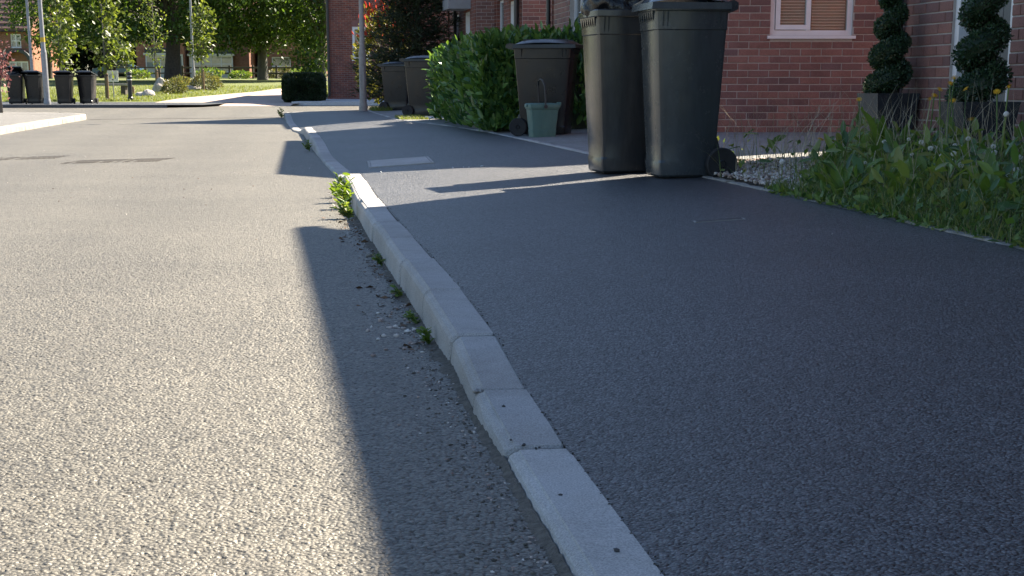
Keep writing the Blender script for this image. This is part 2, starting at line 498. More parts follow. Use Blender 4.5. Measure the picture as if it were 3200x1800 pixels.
T_NEEDLE = (np.array([(0.09, 0, 0), (0.05, 0.6, 0.03), (0, 1, -0.04), (-0.05, 0.6, 0.03), (-0.09, 0, 0)]), [(0, 1, 3), (0, 3, 4), (1, 2, 3)])

def leaf_arrays(P, D, U, size, tmpl):
    T, TF = tmpl
    y = unit(D); x = unit(np.cross(y, U)); z = np.cross(x, y)
    size = np.asarray(size)[:, None, None]
    V = P[:, None, :] + size * (T[None, :, 0:1] * x[:, None, :] + T[None, :, 1:2] * y[:, None, :] + T[None, :, 2:3] * z[:, None, :])
    n, k = len(P), len(T)
    F = (np.array(TF)[None, :, :] + (np.arange(n) * k)[:, None, None]).reshape(-1, 3)
    return V.reshape(-1, 3), F
def leaves(name, mat, P, D, U, size, tmpl, parent=None, off=(0, 0, 0)):
    V, F = leaf_arrays(np.asarray(P) - np.asarray(off), D, U, size, tmpl)
    return link(name, np_mesh(name, V, F), mat, parent)
def rand_dirs(n, up=0.0):
    d = RNG.normal(size=(n, 3)); d[:, 2] += up
    return unit(d)
def blades(name, mat, P, h, w, lean, parent=None, off=(0, 0, 0), seg=3):
    """grass blades: tapering curved strips"""
    n = len(P); P = np.asarray(P) - np.asarray(off)
    a = RNG.uniform(0, 2 * np.pi, n)
    d = np.stack([np.cos(a), np.sin(a), np.zeros(n)], 1)
    s = np.stack([-np.sin(a + RNG.normal(0, .6, n)), np.cos(a), np.zeros(n)], 1)
    h = np.broadcast_to(np.asarray(h, float), (n,)); w = np.broadcast_to(np.asarray(w, float), (n,)); lean = np.broadcast_to(np.asarray(lean, float), (n,))
    vs = []
    for k in range(seg):
        t = k / seg
        c = P + d * (lean * h * t * t)[:, None] + np.array([0, 0, 1.0]) * (h * t * (1 - 0.25 * np.minimum(lean, 2) * t))[:, None]
        ww = (w * (1 - 0.6 * t))[:, None]
        vs += [c - s * ww, c + s * ww]
    t = 1.0
    vs.append(P + d * (lean * h)[:, None] + np.array([0, 0, 1.0]) * (h * (1 - 0.25 * np.minimum(lean, 2)))[:, None])
    V = np.stack(vs, 1); K = V.shape[1]
    f = []
    for k in range(seg - 1):
        f += [(2 * k, 2 * k + 1, 2 * k + 3), (2 * k, 2 * k + 3, 2 * k + 2)]
    f.append((2 * seg - 2, 2 * seg - 1, 2 * seg))
    F = (np.array(f)[None] + (np.arange(n) * K)[:, None, None]).reshape(-1, 3)
    return link(name, np_mesh(name, V.reshape(-1, 3), F), mat, parent)

# ------------------------------------------------------------------ the lie of the land
def ip(y, pts):
    return float(np.interp(y, [p[0] for p in pts], [p[1] for p in pts]))
KX_ = [(-3, .92), (0, .50), (2.24, .225), (3.09, .105), (3.58, .03), (4.25, -.05), (5.0, -.165), (5.9, -.30), (7.58, -.55), (9.16, -.78), (11.76, -1.13), (13.38, -1.37), (15.37, -1.70), (17.55, -2.04), (19.1, -2.28), (24.6, -3.10), (26.3, -3.5), (30.7, -4.2), (35.3, -4.9), (37.2, -5.2)]
RX_ = [(-3, 2.95), (0, 2.47), (4, 1.96), (5.44, 1.79), (7.58, 1.51), (9.96, 1.17), (13.0, .65), (16.7, .10), (19.45, -.32), (21.8, -.80), (23.5, -1.2), (25.8, -1.85), (30, -2.45), (36, -3.3)]
ZK_ = [(-3, .03), (2.5, .03), (3.08, .036), (3.58, .057), (4.24, .083), (5.0, .11), (11.75, .11), (12.6, .03), (16.7, .03), (18.8, .11), (24.6, .11), (25.5, .03), (32, .03), (36, .11), (60, .11)]
def KX(y): return ip(y, KX_)
def RX(y): return ip(y, RX_)
def ZK(y): return ip(y, ZK_)
def ZL(y):   # the green and the land behind it
    return ip(y, [(40, .0), (60, .07), (62, .12), (70, .30), (80, .50), (90, .73), (100, .95), (140, 1.35), (200, 2.0), (600, 6.0)])
def ZG(x, y):   # paved and private land on the near right
    k, r = KX(y), RX(y)
    if x < k: return 0.0
    if x < r:
        t = (x - k) / (r - k)
        return ZK(y) + (.19 - ZK(y)) * (t ** 0.85)
    return .19 + .06 * min(1.0, (x - r) / 1.6)
# the front walls of the near houses follow the street
def BX(y): return 2.92 - 0.157 * (y - 12.1)
def AX(y): return 1.66 - 0.131 * (y - 17.4)

# ground sheet to the horizon
mb = MB()
ys = [-60, -6, 20, 40, 60, 62, 66, 70, 75, 80, 85, 90, 95, 100, 110, 120, 130, 140, 170, 200, 300, 600]
xs = [-600, -200, -100, -60, -40, -25, -15, -8, 0, 10, 30, 80, 200, 600]
mb.add([(x, y, (ZL(y) - .01) if y > 60 else -.03) for y in ys for x in xs],
       [(j * len(xs) + i, j * len(xs) + i + 1, (j + 1) * len(xs) + i + 1, (j + 1) * len(xs) + i) for j in range(len(ys) - 1) for i in range(len(xs) - 1)])
m, nt, b = new_mat('lawn')
p = gpos(nt)
r1 = ramp(nt, [(0.3, (0.085, 0.12, 0.03)), (0.55, (0.14, 0.165, 0.045)), (0.75, (0.20, 0.20, 0.075))], noise(nt, p, 1.6, 6, 0.7))
L(nt, r1.outputs[0], b.inputs['Base Color']); b.inputs['Roughness'].default_value = 0.95
L(nt, bump(nt, noise(nt, p, 14, 4, 0.7), 0.06), b.inputs['Normal'])
MATS['lawn'] = m
ground = struct(mb.build('ground', 'lawn', smooth=True))

# road: one flat sheet, also under the pavements
mb = MB()
mb.box(-90, 70, -8, 61.0, -.4, 0.0)
road = struct(mb.build('road', 'road'))

# near pavement with its corner
left = [(KX(y), y, ZK(y)) for y in np.arange(-3, 37.2, .3)]
left += [(-5.22, 37.9, .11), (-5.1, 38.7, .11), (-4.75, 39.5, .11), (-4.1, 40.1, .11), (-2.5, 40.6, .11), (1, 41.2, .11), (14, 43.5, .11)]
right = [(RX(y), y, .19) for y in np.arange(-3, 36.0, .3)]
while len(right) < len(left) - 6: right.append((RX(36), 36, .19))
right += [(-3.25, 36.6, .19), (-3.0, 37.3, .19), (-2.5, 37.9, .19), (-1.2, 38.4, .19), (1.5, 39, .19), (14, 41.2, .19)]
right = right[:len(left)]
NT = 9
V = []; F = []
for a, c in zip(left, right):
    for k in range(NT + 1):
        t = k / NT
        z = a[2] + (c[2] - a[2]) * t ** .85
        V.append((a[0] + (c[0] - a[0]) * t, a[1] + (c[1] - a[1]) * t, z))
for j in range(len(left) - 1):
    for k in range(NT):
        F.append((j * (NT + 1) + k, j * (NT + 1) + k + 1, (j + 1) * (NT + 1) + k + 1, (j + 1) * (NT + 1) + k))
pavement = struct(MB().add(V, F).build('pavement', 'tarmac', smooth=True))

# private land behind the pavement: driveways and garden ground
V = []; F = []
yy = list(np.arange(-3, 36.1, 1.0)); 
for y in yy:
    r = RX(y)
    for x in (r, r + .8, r + 1.6, r + 14): V.append((x, y, ZG(x + 1e-4, y) - .004))
for j in range(len(yy) - 1):
    for k in range(3): F.append((j * 4 + k, j * 4 + k + 1, j * 4 + 5 + k, j * 4 + 4 + k))
b_ = len(V)
V += [(-3.3, 36, .186), (8, 36, .246), (8, 41, .186), (-1.2, 38.4, .186), (-3, 37.3, .186)]
F.append((b_, b_ + 1, b_ + 2, b_ + 3, b_ + 4))
driveway = struct(MB().add(V, F).build('driveway', 'paving', smooth=True))

# kerbs: every stone a piece of its own
kerb = struct(bpy.data.objects.new('kerb', None)); COL.objects.link(kerb)
def kerb_profile(h):
    b = min(1.0, h / .09)
    return [(0.0, h), (-.0985, h + .0005), (-.1005, h - .0025), (-.112, h - .005 - .004 * b), (-.1195, h - .008 - .012 * b), (-.1225, h - .012 - .026 * b), (-.131, -.04), (0.0, -.04)]
def kerb_stones(path, joints, seed, sub=5, gaps=None, mat='kerb'):
    """straight cast units between the joints, butted with a narrow gap"""
    rng = random.Random(seed)
    for a, c in zip(joints[:-1], joints[1:]):
        g0 = .010 + rng.random() * .003; g1 = .010
        if gaps and round(a, 2) in gaps: g0 = gaps[round(a, 2)]
        (xa, ya, ha), na = path(a + g0); (xc, yc, hc), nc = path(c - g1)
        d = Vector((xc - xa, yc - ya)).normalized(); nrm = (-d.y, d.x)
        dz = rng.uniform(-.003, .003); dx = rng.uniform(-.004, .004); tz = rng.uniform(-.004, .004)
        # stations: crisp ends with a small arris, and a chip or two along the front edge
        ts = [0, .012, .03] + [k / sub for k in range(1, sub)] + [.97, .988, 1]
        chip = {rng.randrange(len(ts)): rng.uniform(.003, .007) for _ in range(1 if rng.random() < .3 else 0)}
        rings = []
        for k, t in enumerate(ts):
            x, y, h = xa + (xc - xa) * t, ya + (yc - ya) * t, ha + (hc - ha) * t
            e = .006 if k in (0, len(ts) - 1) else 0.0
            cp = chip.get(k, 0.0) if 1 < k < len(ts) - 2 else 0.0
            ring = []
            for i, (u, z) in enumerate(kerb_profile(h)):
                q = cp if i in (2, 3, 4) else 0.0
                uu = u + dx + (q if i > 1 else 0) + (e if 2 <= i <= 5 else 0)
                ring.append((x - nrm[0] * uu, y - nrm[1] * uu, z + ((dz + tz * (t - .5) - e - q * .7) if i < 6 else 0)))
            rings.append(ring[::-1])
        MB().loft(rings).build('kerb_stone', mat, kerb)
def path_right(s):
    """s = Y along the near pavement"""
    e = .05
    d = Vector((KX(s + e) - KX(s - e), 2 * e)).normalized()
    return (KX(s), s, ZK(s)), (-d.y, d.x)
J = [-1.4, -.5, .4, 1.3, 2.2, 3.08, 3.58, 4.24, 5.0, 5.9, 6.74, 7.58, 8.38, 9.16, 9.95, 10.8, 11.7, 12.6] + list(np.arange(13.5, 37.0, .915))
kerb_stones(path_right, J, 3, 5, {3.58: .014})
def poly_path(pts):
    P = [Vector(p) for p in pts]
    cum = [0]
    for a, c in zip(P[:-1], P[1:]): cum.append(cum[-1] + (c - a).length)
    def f(s):
        s = max(0, min(cum[-1] - 1e-4, s))
        i = max(k for k in range(len(cum)) if cum[k] <= s); i = min(i, len(P) - 2)
        t = (s - cum[i]) / (cum[i + 1] - cum[i])
        q = P[i].lerp(P[i + 1], t); d = (P[i + 1] - P[i]).normalized()
        return (q.x, q.y, .11), (-d.y, d.x)
    return f, cum[-1]
pc, tot = poly_path([(-5.2, 37.1), (-5.25, 37.6), (-5.15, 38.6), (-4.78, 39.5), (-4.1, 40.1), (-2.5, 40.6), (1, 41.2), (14, 43.5)])
kerb_stones(pc, list(np.arange(0, tot, .75)), 5, 2)
pl, totl = poly_path([(-60, 41.0), (-14, 39.0), (-11.6, 38.3), (-10.3, 37.2), (-9.75, 36.0), (-9.5, 35.0), (-8.85, 30.3), (-8.12, 25.2), (-7.1, 18), (-5.0, 3), (-4.3, -3)])
kerb_stones(pl, [totl - x for x in np.arange(0, 62, .915)][::-1], 9, 2, None, 'pale_stone')
# bedding in the joints
mb = MB()
for y0 in np.arange(-1.4, 37, .5):
    a, n0 = path_right(y0); c, n1 = path_right(y0 + .5)
    def q(pt, n, u, z): return (pt[0] + n[0] * u, pt[1] + n[1] * u, z)
    h0, h1 = a[2] - .012, c[2] - .012
    mb.loft([[q(a, n0, -.004, h0), q(a, n0, .104, h0 - .004), q(a, n0, .117, -.02), q(a, n0, -.004, -.02)], [q(c, n1, -.004, h1), q(c, n1, .104, h1 - .004), q(c, n1, .117, -.02), q(c, n1, -.004, -.02)]])
mb.build('kerb_bedding', 'joint_dirt', kerb)

# left pavement (sunlit) and the far side of the junction
lp = [pl(s)[0] for s in np.arange(0, totl, 1.2)] + [pl(totl)[0]]
V = []; F = []
for (x, y, h) in lp:
    V += [(x, y, .109), (x - 3, y + .3 - (0 if y < 37 else 2.2), .12), (x - 40, y - 2, .14)]
for j in range(len(lp) - 1):
    for k in range(2): F.append((j * 3 + k, j * 3 + 3 + k, j * 3 + 4 + k, j * 3 + k + 1))
struct(MB().add(V, F).build('pavement_left', 'old_tarmac'))
V = [(-90, 53.0, .10), (-11.5, 53.2, .10), (-10.6, 55, .08), (-10.4, 62.5, .10), (-90, 62.5, .10)]
mb = MB().add(V, [(0, 1, 2, 3, 4)]).add([(-90, 52.98, -.02), (-11.5, 53.18, -.02), (-11.5, 53.2, .10), (-90, 53.0, .10)], [(0, 1, 2, 3)])
struct(mb.build('pavement_far', 'tarmac'))
# pale drive leading up to the green
V = []; F = []
rows = [(57.6, -13.4, -8.0), (58.4, -13.5, -8.0), (59.5, -13.5, -7.9), (62, -13.6, -7.4), (66, -13.6, -7.6), (70, -13.0, -8.4), (76, -12.2, -9.8), (82, -12.0, -10.4)]
for y, a, c in rows: V += [(a, y, ZL(y) + .012 if y > 58 else .004), (c, y, ZL(y) + .012 if y > 58 else .004)]
F = [(2 * i, 2 * i + 1, 2 * i + 3, 2 * i + 2) for i in range(len(rows) - 1)]
struct(MB().add(V, F).build('path', 'pink_paving'))
# white chippings along the foot of the far gable
mb = MB().add([(-8.2, 59.4, .14), (12, 59.4, .14), (12, 64, .2), (-7.4, 64, .2)], [(0, 1, 2, 3)]).add([(-8.2, 59.38, -.02), (12, 59.38, -.02), (12, 59.4, .14), (-8.2, 59.4, .14)], [(0, 1, 2, 3)])
struct(mb.build('gravel_border', 'white_gravel'))

# edging strip between pavement and gardens
edg = struct(bpy.data.objects.new('edging', None)); COL.objects.link(edg)
rng = random.Random(4)
y = 3.0
while y < 35.5:
    ln = .9
    if not (9.9 < y < 11.2 and False):
        a, c = Vector((RX(y), y)), Vector((RX(y + ln - .012), y + ln - .012))
        d = (c - a).normalized(); n = Vector((d.y, -d.x))
        z0 = .19 + rng.uniform(-.003, .010); z1 = .19 + rng.uniform(-.003, .010)
        rings = []
        for t in (0, .15, .3, .45, .6, .75, .9, 1):
            q = a.lerp(c, t); z = z0 + (z1 - z0) * t
            w = .045 + rng.uniform(-.012, .006)
            jx = rng.uniform(-.006, .006) if y < 12 else 0
            q = Vector((q.x + jx, q.y)); z = z + rng.uniform(-.003, .003)
            rings.append([(q.x - n.x * .006, q.y, .1), (q.x - n.x * .006, q.y, z - .004), (q.x, q.y, z), (q.x + n.x * w, q.y + n.y * w, z + .001), (q.x + n.x * (w + .006), q.y + n.y * w, .1)])
        MB().loft(rings).build('edging_stone', 'pale_stone' if y < 12 else 'kerb', edg)
    y += ln

# covers let into the pavement, the joint across the side road, tyre marks
def flat_quad(pts, name, mat, parent, z=.006, th=.02):
    c = sum((Vector(p) for p in pts), Vector((0, 0))) / len(pts)
    top = [(p[0], p[1], ZG(p[0], p[1]) + z) for p in pts]
    bot = [(p[0], p[1], ZG(p[0], p[1]) - th) for p in pts]
    return MB().loft([bot, top]).build(name, mat, parent, rel=False)
cv = thing('chamber_cover', 'pale rectangular chamber cover set flush in the dark pavement', 'cover', (-.97, 13.9, .07))
def rel_pts(o, pts): return [(x, y) for x, y in pts]
Cc = [(-1.23, 13.6), (-.66, 13.45), (-.77, 14.5), (-1.34, 14.65)]
def cover(o, C, mat, z):
    c = sum((Vector(p) for p in C), Vector((0, 0))) / 4
    off = o.location
    def ring(s, dz): return [(c.x + (p[0] - c.x) * s - off.x, c.y + (p[1] - c.y) * s - off.y, ZG(p[0], p[1]) + dz - off.z) for p in C]
    MB().loft([ring(1, -.02), ring(1, z), ring(.93, z)], True, False).loft([ring(.93, -.02), ring(.93, z)], False, False).build('cover_frame', 'kerb', o, rel=False)
    MB().loft([ring(.915, -.03), ring(.915, z - .001), ring(.90, z + .001)]).build('cover_plate', mat, o, rel=False)
    kh = MB(); q = ring(.45, z + .002)
    kh.loft([[(q[0][0], q[0][1], q[0][2]), (q[0][0] + .1, q[0][1] + .03, q[0][2] + .002), (q[0][0] + .1, q[0][1] + .06, q[0][2] + .002), (q[0][0], q[0][1] + .03, q[0][2])],
             [(q[0][0], q[0][1], q[0][2] + .002), (q[0][0] + .1, q[0][1] + .03, q[0][2] + .004), (q[0][0] + .1, q[0][1] + .06, q[0][2] + .004), (q[0][0], q[0][1] + .03, q[0][2] + .002)]]).build('keyhole', 'iron', o, rel=False)
cover(cv, Cc, 'kerb', .010)
cv2 = thing('stopcock_cover', 'narrow worn iron cover in the pavement below the weeds', 'cover', (.92, 6.95, .15))
cover(cv2, [(.80, 6.86), (1.03, 6.93), (1.03, 7.00), (.80, 6.93)], 'iron', .003)
mb = MB(); 
for x0 in np.arange(-9.4, -5.3, .5):
    y0 = 35.2 + (x0 + 9.4) * .55; y1 = y0 + .275
    mb.add([(x0, y0, .004), (x0 + .5, y1, .004), (x0 + .5, y1 + .22, .004), (x0, y0 + .22, .004)], [(0, 1, 2, 3)])
stuff(mb.build('road_joint', 'tyre_dirt', road, rel=False))
mb = MB()
for (xa, ya, xb, yb) in ((-5.9, 15.75, -4.75, 16.75), (-4.4, 15.6, -3.55, 16.1)):
    n = 26
    for k in range(n):
        t = k / n
        x0, y0 = xa + (xb - xa) * t, ya + (yb - ya) * t
        w = .021
        for sgn in (0, 1):
            if random.random() < .12: continue
            yy0 = y0 + sgn * .42 - .2
            s = .02 if sgn else -.02
            mb.add([(x0, yy0, .0035), (x0 + w, yy0, .0035), (x0 + w + s, yy0 + .36, .0035), (x0 + s, yy0 + .36, .0035)], [(0, 1, 2, 3)])
stuff(mb.build('tyre_marks', 'tyre_dirt', road, rel=False))

# the coarse surface dressing of the road close by: real relief, one sheet of stones
def stone_height(x, y, cell, seed):
    gx_, gy_ = np.floor(x / cell).astype(np.int64), np.floor(y / cell).astype(np.int64)
    best = np.full(x.shape, 9.0); hh = np.zeros(x.shape)
    for i in (-1, 0, 1):
        for j in (-1, 0, 1):
            cx, cy = gx_ + i, gy_ + j
            h = (cx * 374761393 + cy * 668265263 + seed * 974634) & 0x7fffffff
            h = ((h ^ (h >> 13)) * 1274126177) & 0x7fffffff
            r1 = ((h & 1023) / 1023.0); r2 = (((h >> 10) & 1023) / 1023.0); r3 = (((h >> 20) & 1023) / 1023.0)
            d = np.hypot((cx + .1 + .8 * r1) * cell - x, (cy + .1 + .8 * r2) * cell - y) / cell
            m = d < best
            best = np.where(m, d, best); hh = np.where(m, r3, hh)
    return np.clip(1 - (best * 1.22) ** 4, 0, 1) * np.where(hh < .10, .1, .55 + .45 * hh)
NC, NR = 520, 760
tv = np.linspace(0, 1, NR); yv = 1.7 * (9.5 / 1.7) ** tv
Yg = np.repeat(yv[:, None], NC, 1)
x1 = np.array([KX(v) - .125 for v in yv]); x0 = -.36 * yv - .35
Xg = x0[:, None] + (x1 - x0)[:, None] * np.linspace(0, 1, NC)[None]
Hh = np.maximum(stone_height(Xg, Yg, .0105, 1) * .8, stone_height(Xg, Yg, .0075, 2) * .62)
low = np.sin(Xg * 7 + 1.3 * np.sin(Yg * 5)) * .5 + np.sin(Yg * 11 + Xg * 3) * .3
fade = np.clip((9.5 - Yg) / 2.5, 0, 1) * np.clip((Yg - 1.7) / .1, 0, 1) * np.clip((Xg - x0[:, None]) / .15, 0, 1)
Zg = .0008 + fade * (Hh * .0058 + (low + 1) * .0006)
V = np.stack([Xg, Yg, Zg], 2).reshape(-1, 3)
i0 = (np.arange(NR - 1)[:, None] * NC + np.arange(NC - 1)[None]).ravel()
stuff(link('road_dressing', np_mesh('road_dressing', V, np.stack([i0, i0 + 1, i0 + NC + 1, i0 + NC], 1), True), 'road', road))

# ------------------------------------------------------------------ building helpers
class Wall:
    """a wall line from P to Q, seen from outside left to right; a runs along, d outwards"""
    def __init__(s, P, Q, z0):
        s.P = Vector(P); s.Q = Vector(Q); s.z0 = z0
        s.D = (s.Q - s.P).normalized(); s.n = Vector((s.D.y, -s.D.x)); s.len = (s.Q - s.P).length
    def w(s, a, d, z):
        q = s.P + s.D * a + s.n * d
        return (q.x, q.y, z)
    def box(s, mb, a0, a1, d0, d1, z0, z1, uv=False):
        V = []; U = []
        for z in (z0, z1):
            for a, d in ((a0, d1), (a1, d1), (a1, d0), (a0, d0)):
                V.append(s.w(a, d, z)); U.append((a - d * .7, z - s.z0))
        F = [(3, 2, 1, 0), (4, 5, 6, 7), (0, 1, 5, 4), (1, 2, 6, 5), (2, 3, 7, 6), (3, 0, 4, 7)]
        mb.add(V, F)
        if uv:
            if mb.uv is None: mb.uv = []
            for f in F: mb.uv += [U[i] for i in f]
    def panel(s, mb, a0, a1, z0, z1, holes, d0=-.25, d1=0.0):
        A = sorted({a0, a1, *[min(max(h[i], a0), a1) for h in holes for i in (0, 1)]})
        Z = sorted({z0, z1, *[min(max(h[i], z0), z1) for h in holes for i in (2, 3)]})
        for p, q in zip(A[:-1], A[1:]):
            if q - p < 1e-6: continue
            for r, t in zip(Z[:-1], Z[1:]):
                if t - r < 1e-6: continue
                ca, cz = (p + q) / 2, (r + t) / 2
                if any(h[0] < ca < h[1] and h[2] < cz < h[3] for h in holes): continue
                s.box(mb, p, q, d0, d1, r, t, True)

# one brick, its outer arrises softened, front face towards -y
def brick_mesh():
    mb = MB(); c = .004
    x, z = .1075, .0325
    rings = []
    for (y, e) in ((.02, 0), (-.0035, 0), (-.0065, c)):
        rings.append([(-x + e, y, -z + e), (x - e, y, -z + e), (x - e, y, z - e), (-x + e, y, z - e)])
    mb.loft(rings, False, True)
    me = bpy.data.meshes.new('brick'); me.from_pydata(mb.v, [], mb.f); me.materials.append(MATS['brick'])
    return me
BRICK = brick_mesh()
BV = np.array([v.co for v in BRICK.vertices]); BF = np.array([p.vertices[:] for p in BRICK.polygons])
def lay_bricks(par, wl, a0, a1, z0, z1, holes, single, seed=1):
    """bricks in stretcher bond; those within single=(a0,a1,z0,z1) are pieces of their own, the rest one mesh"""
    rng = random.Random(seed); off = par.location
    ang = math.atan2(wl.D.y, wl.D.x)
    rest_v = []; rest_f = []; nrest = 0
    rows = int((z1 - z0) / .075 + 1e-6)
    for k in range(rows):
        zc = z0 + k * .075 + .0375
        a = a0 - (.1125 if k % 2 else 0)
        while a < a1:
            spans = [(max(a, a0), min(a + .225, a1))]
            for h in holes:
                if h[2] - .03 < zc < h[3] + .03:
                    out = []
                    for p, q in spans:
                        if q <= h[0] or p >= h[1]: out.append((p, q))
                        else:
                            if p < h[0]: out.append((p, h[0] + .004))
                            if q > h[1]: out.append((h[1] - .004, q))
                    spans = out
            for p, q in spans:
                ln = q - p - .010
                if ln < .03: continue
                sx = ln / .215
                da = rng.uniform(-.0012, .0012); dz = rng.uniform(-.0008, .0008); dd = rng.uniform(-.0015, .0015)
                x, y, z = wl.w((p + q) / 2 + da, dd, zc + dz)
                if single and single[0] <= (p + q) / 2 <= single[1] and single[2] <= zc <= single[3]:
                    o = bpy.data.objects.new('brick', BRICK); COL.objects.link(o); o.parent = par
                    o.location = (x - off.x, y - off.y, z - off.z); o.rotation_euler = (0, 0, ang); o.scale = (sx, 1, 1)
                else:
                    v = BV * np.array([sx, 1, 1])
                    ca, sa = math.cos(ang), math.sin(ang)
                    v = np.stack([v[:, 0] * ca - v[:, 1] * sa + x - off.x, v[:, 0] * sa + v[:, 1] * ca + y - off.y, v[:, 2] + z - off.z], 1)
                    rest_v.append(v); rest_f.append(BF + nrest * len(BV)); nrest += 1
            a += .225
    if nrest:
        stuff(link('brickwork', np_mesh('brickwork', np.concatenate(rest_v), np.concatenate(rest_f)), 'brick', par))

def window(par, wl, a0, a1, z0, z1, cols=2, rows=1, fr=.055, rec=.07, sill=True, mat='upvc', behind='curtain', name='window', split=None):
    mb = MB()
    dd0, dd1 = -rec - .07, -rec
    B = lambda x0, x1, y0, y1, e=0.0: wl.box(mb, x0, x1, dd0, dd1 + e, y0, y1)
    B(a0, a0 + fr, z0, z1); B(a1 - fr, a1, z0, z1)
    B(a0 + fr, a1 - fr, z0, z0 + fr); B(a0 + fr, a1 - fr, z1 - fr, z1)
    xs = [a0 + fr + (a1 - a0 - 2 * fr) * k / cols for k in range(cols + 1)] if split is None else [a0 + fr] + split + [a1 - fr]
    cols = len(xs) - 1
    zs = [z0 + fr + (z1 - z0 - 2 * fr) * k / rows for k in range(rows + 1)]
    for x in xs[1:-1]: B(x - fr * .45, x + fr * .45, z0 + fr, z1 - fr, .002)
    for z in zs[1:-1]:
        for i in range(cols):
            B(xs[i] + (fr * .45 if i else 0), xs[i + 1] - (fr * .45 if i < cols - 1 else 0), z - fr * .4, z + fr * .4, .001)
    win = mb.build(name, mat, par)
    for i in range(cols):
        for j in range(rows):
            p = MB(); e = fr * .4
            wl.box(p, xs[i] + (e if i else 0), xs[i + 1] - (e if i < cols - 1 else 0), dd0 + .030, dd0 + .036, zs[j] + (e if j else 0), zs[j + 1] - (e if j < rows - 1 else 0))
            p.build('pane', 'glass', win)
    if sill:
        p = MB(); wl.box(p, a0 - .03, a1 + .03, -rec + .002, .045, z0 - .035, z0 - .003)
        p.build('sill', mat, win)
    if behind == 'curtain':
        p = MB(); nseg = 16
        V = []
        for k in range(nseg + 1):
            a = a0 + (a1 - a0) * k / nseg; d = dd0 - .12 + .02 * math.sin(k * 2.1)
            V += [wl.w(a, d, z0), wl.w(a, d, z1)]
        p.add(V, [(2 * k, 2 * k + 2, 2 * k + 3, 2 * k + 1) for k in range(nseg)])
        p.build('curtain', 'curtain', win)
    return win

def pipe(par, x, y, z0, z1, r=.034, clips=True):
    mb = MB().tube([(x, y, z0), (x, y, z1)], r, 10)
    if clips:
        z = z0 + .3
        while z < z1:
            mb.lathe([(r + .004, -.02), (r + .008, -.018), (r + .008, .018), (r + .004, .02)], 10, (x, y, z)); z += 1.1
    return mb.build('downpipe', 'pipe_black', par, smooth=True, sharp=40)

def gable_roof(par, fr0, fr1, bk0, bk1, ze, zr, over=.28, th=.14, mat='roof_tile', endover=.12):
    """front eave fr0->fr1, back eave bk0->bk1 (same ends); ridge midway"""
    f0, f1, b0, b1 = (Vector(p) for p in (fr0, fr1, bk0, bk1))
    along = (f1 - f0).normalized()
    m0, m1 = (f0 + b0) / 2, (f1 + b1) / 2
    f0, b0, m0 = f0 - along * endover, b0 - along * endover, m0 - along * endover
    f1, b1, m1 = f1 + along * endover, b1 + along * endover, m1 + along * endover
    sl = (zr - ze) / (m0 - f0).length
    of = (f0 - m0).normalized() * over; ob = (b0 - m0).normalized() * over
    mb = MB()
    for e0, e1, o in ((f0, f1, of), (b0, b1, ob)):
        a0, a1 = e0 + o, e1 + o; zz = ze - sl * over
        mb.loft([[(a0.x, a0.y, zz), (m0.x, m0.y, zr), (m0.x, m0.y, zr + th), (a0.x, a0.y, zz + th)],
                 [(a1.x, a1.y, zz), (m1.x, m1.y, zr), (m1.x, m1.y, zr + th), (a1.x, a1.y, zz + th)]])
    rf = mb.build('roof', mat, par)
    for e0, e1, o in ((f0, f1, of), (b0, b1, ob)):
        a0, a1 = e0 + o * 1.15, e1 + o * 1.15; zz = ze - sl * over - .02
        MB().tube([(a0.x, a0.y, zz), (a1.x, a1.y, zz)], .055, 8).build('gutter', 'pipe_black', rf)
    return rf

def house(name, label, corners, z0, ze, zr, front, brick, holes=None, regions=None, roof='roof_tile', over=.28):
    """corners counter-clockwise; front = index of the wall that carries the front eave; ridge runs along it"""
    c = [Vector(p) for p in corners]
    h = thing(name, label, 'house', (c[0].x, c[0].y, z0))
    W4 = [Wall(c[i], c[(i + 1) % 4], z0) for i in range(4)]
    holes = holes or {}; regions = regions or {}
    mb = MB()
    for i, wl in enumerate(W4):
        hs = list(holes.get(i, []))
        a1 = wl.len
        if i in regions: hs.append(regions[i])
        inset = .25 if i % 2 else 0.0
        wl.panel(mb, 0 + inset, a1 - inset, z0 - .3, ze, hs)
    # gable triangles on the two walls beside the front
    for i in ((front + 1) % 4, (front + 3) % 4):
        wl = W4[i]; mlen = wl.len / 2
        V = [wl.w(0, 0, ze), wl.w(wl.len, 0, ze), wl.w(mlen, 0, zr - .02), wl.w(0, -.25, ze), wl.w(wl.len, -.25, ze), wl.w(mlen, -.25, zr - .02)]
        F = [(0, 1, 2), (5, 4, 3), (0, 3, 4, 1), (1, 4, 5, 2), (2, 5, 3, 0)]
        U = [(0, ze - z0), (wl.len, ze - z0), (mlen, zr - z0)] * 2
        mb.add(V, F)
        for f in F: mb.uv += [U[k] for k in f]
    mb.build('wall', brick, h)
    for i, rg in regions.items():
        mbed = MB(); W4[i].panel(mbed, rg[0], rg[1], rg[2], rg[3], holes.get(i, []), -.25, -.001)
        mbed.uv = None
        mbed.build('mortar_bed', 'mortar', h)
    f = front
    gable_roof(h, c[f], c[(f + 1) % 4], c[(f + 3) % 4], c[(f + 2) % 4], ze, zr, over, mat=roof)
    return h, W4

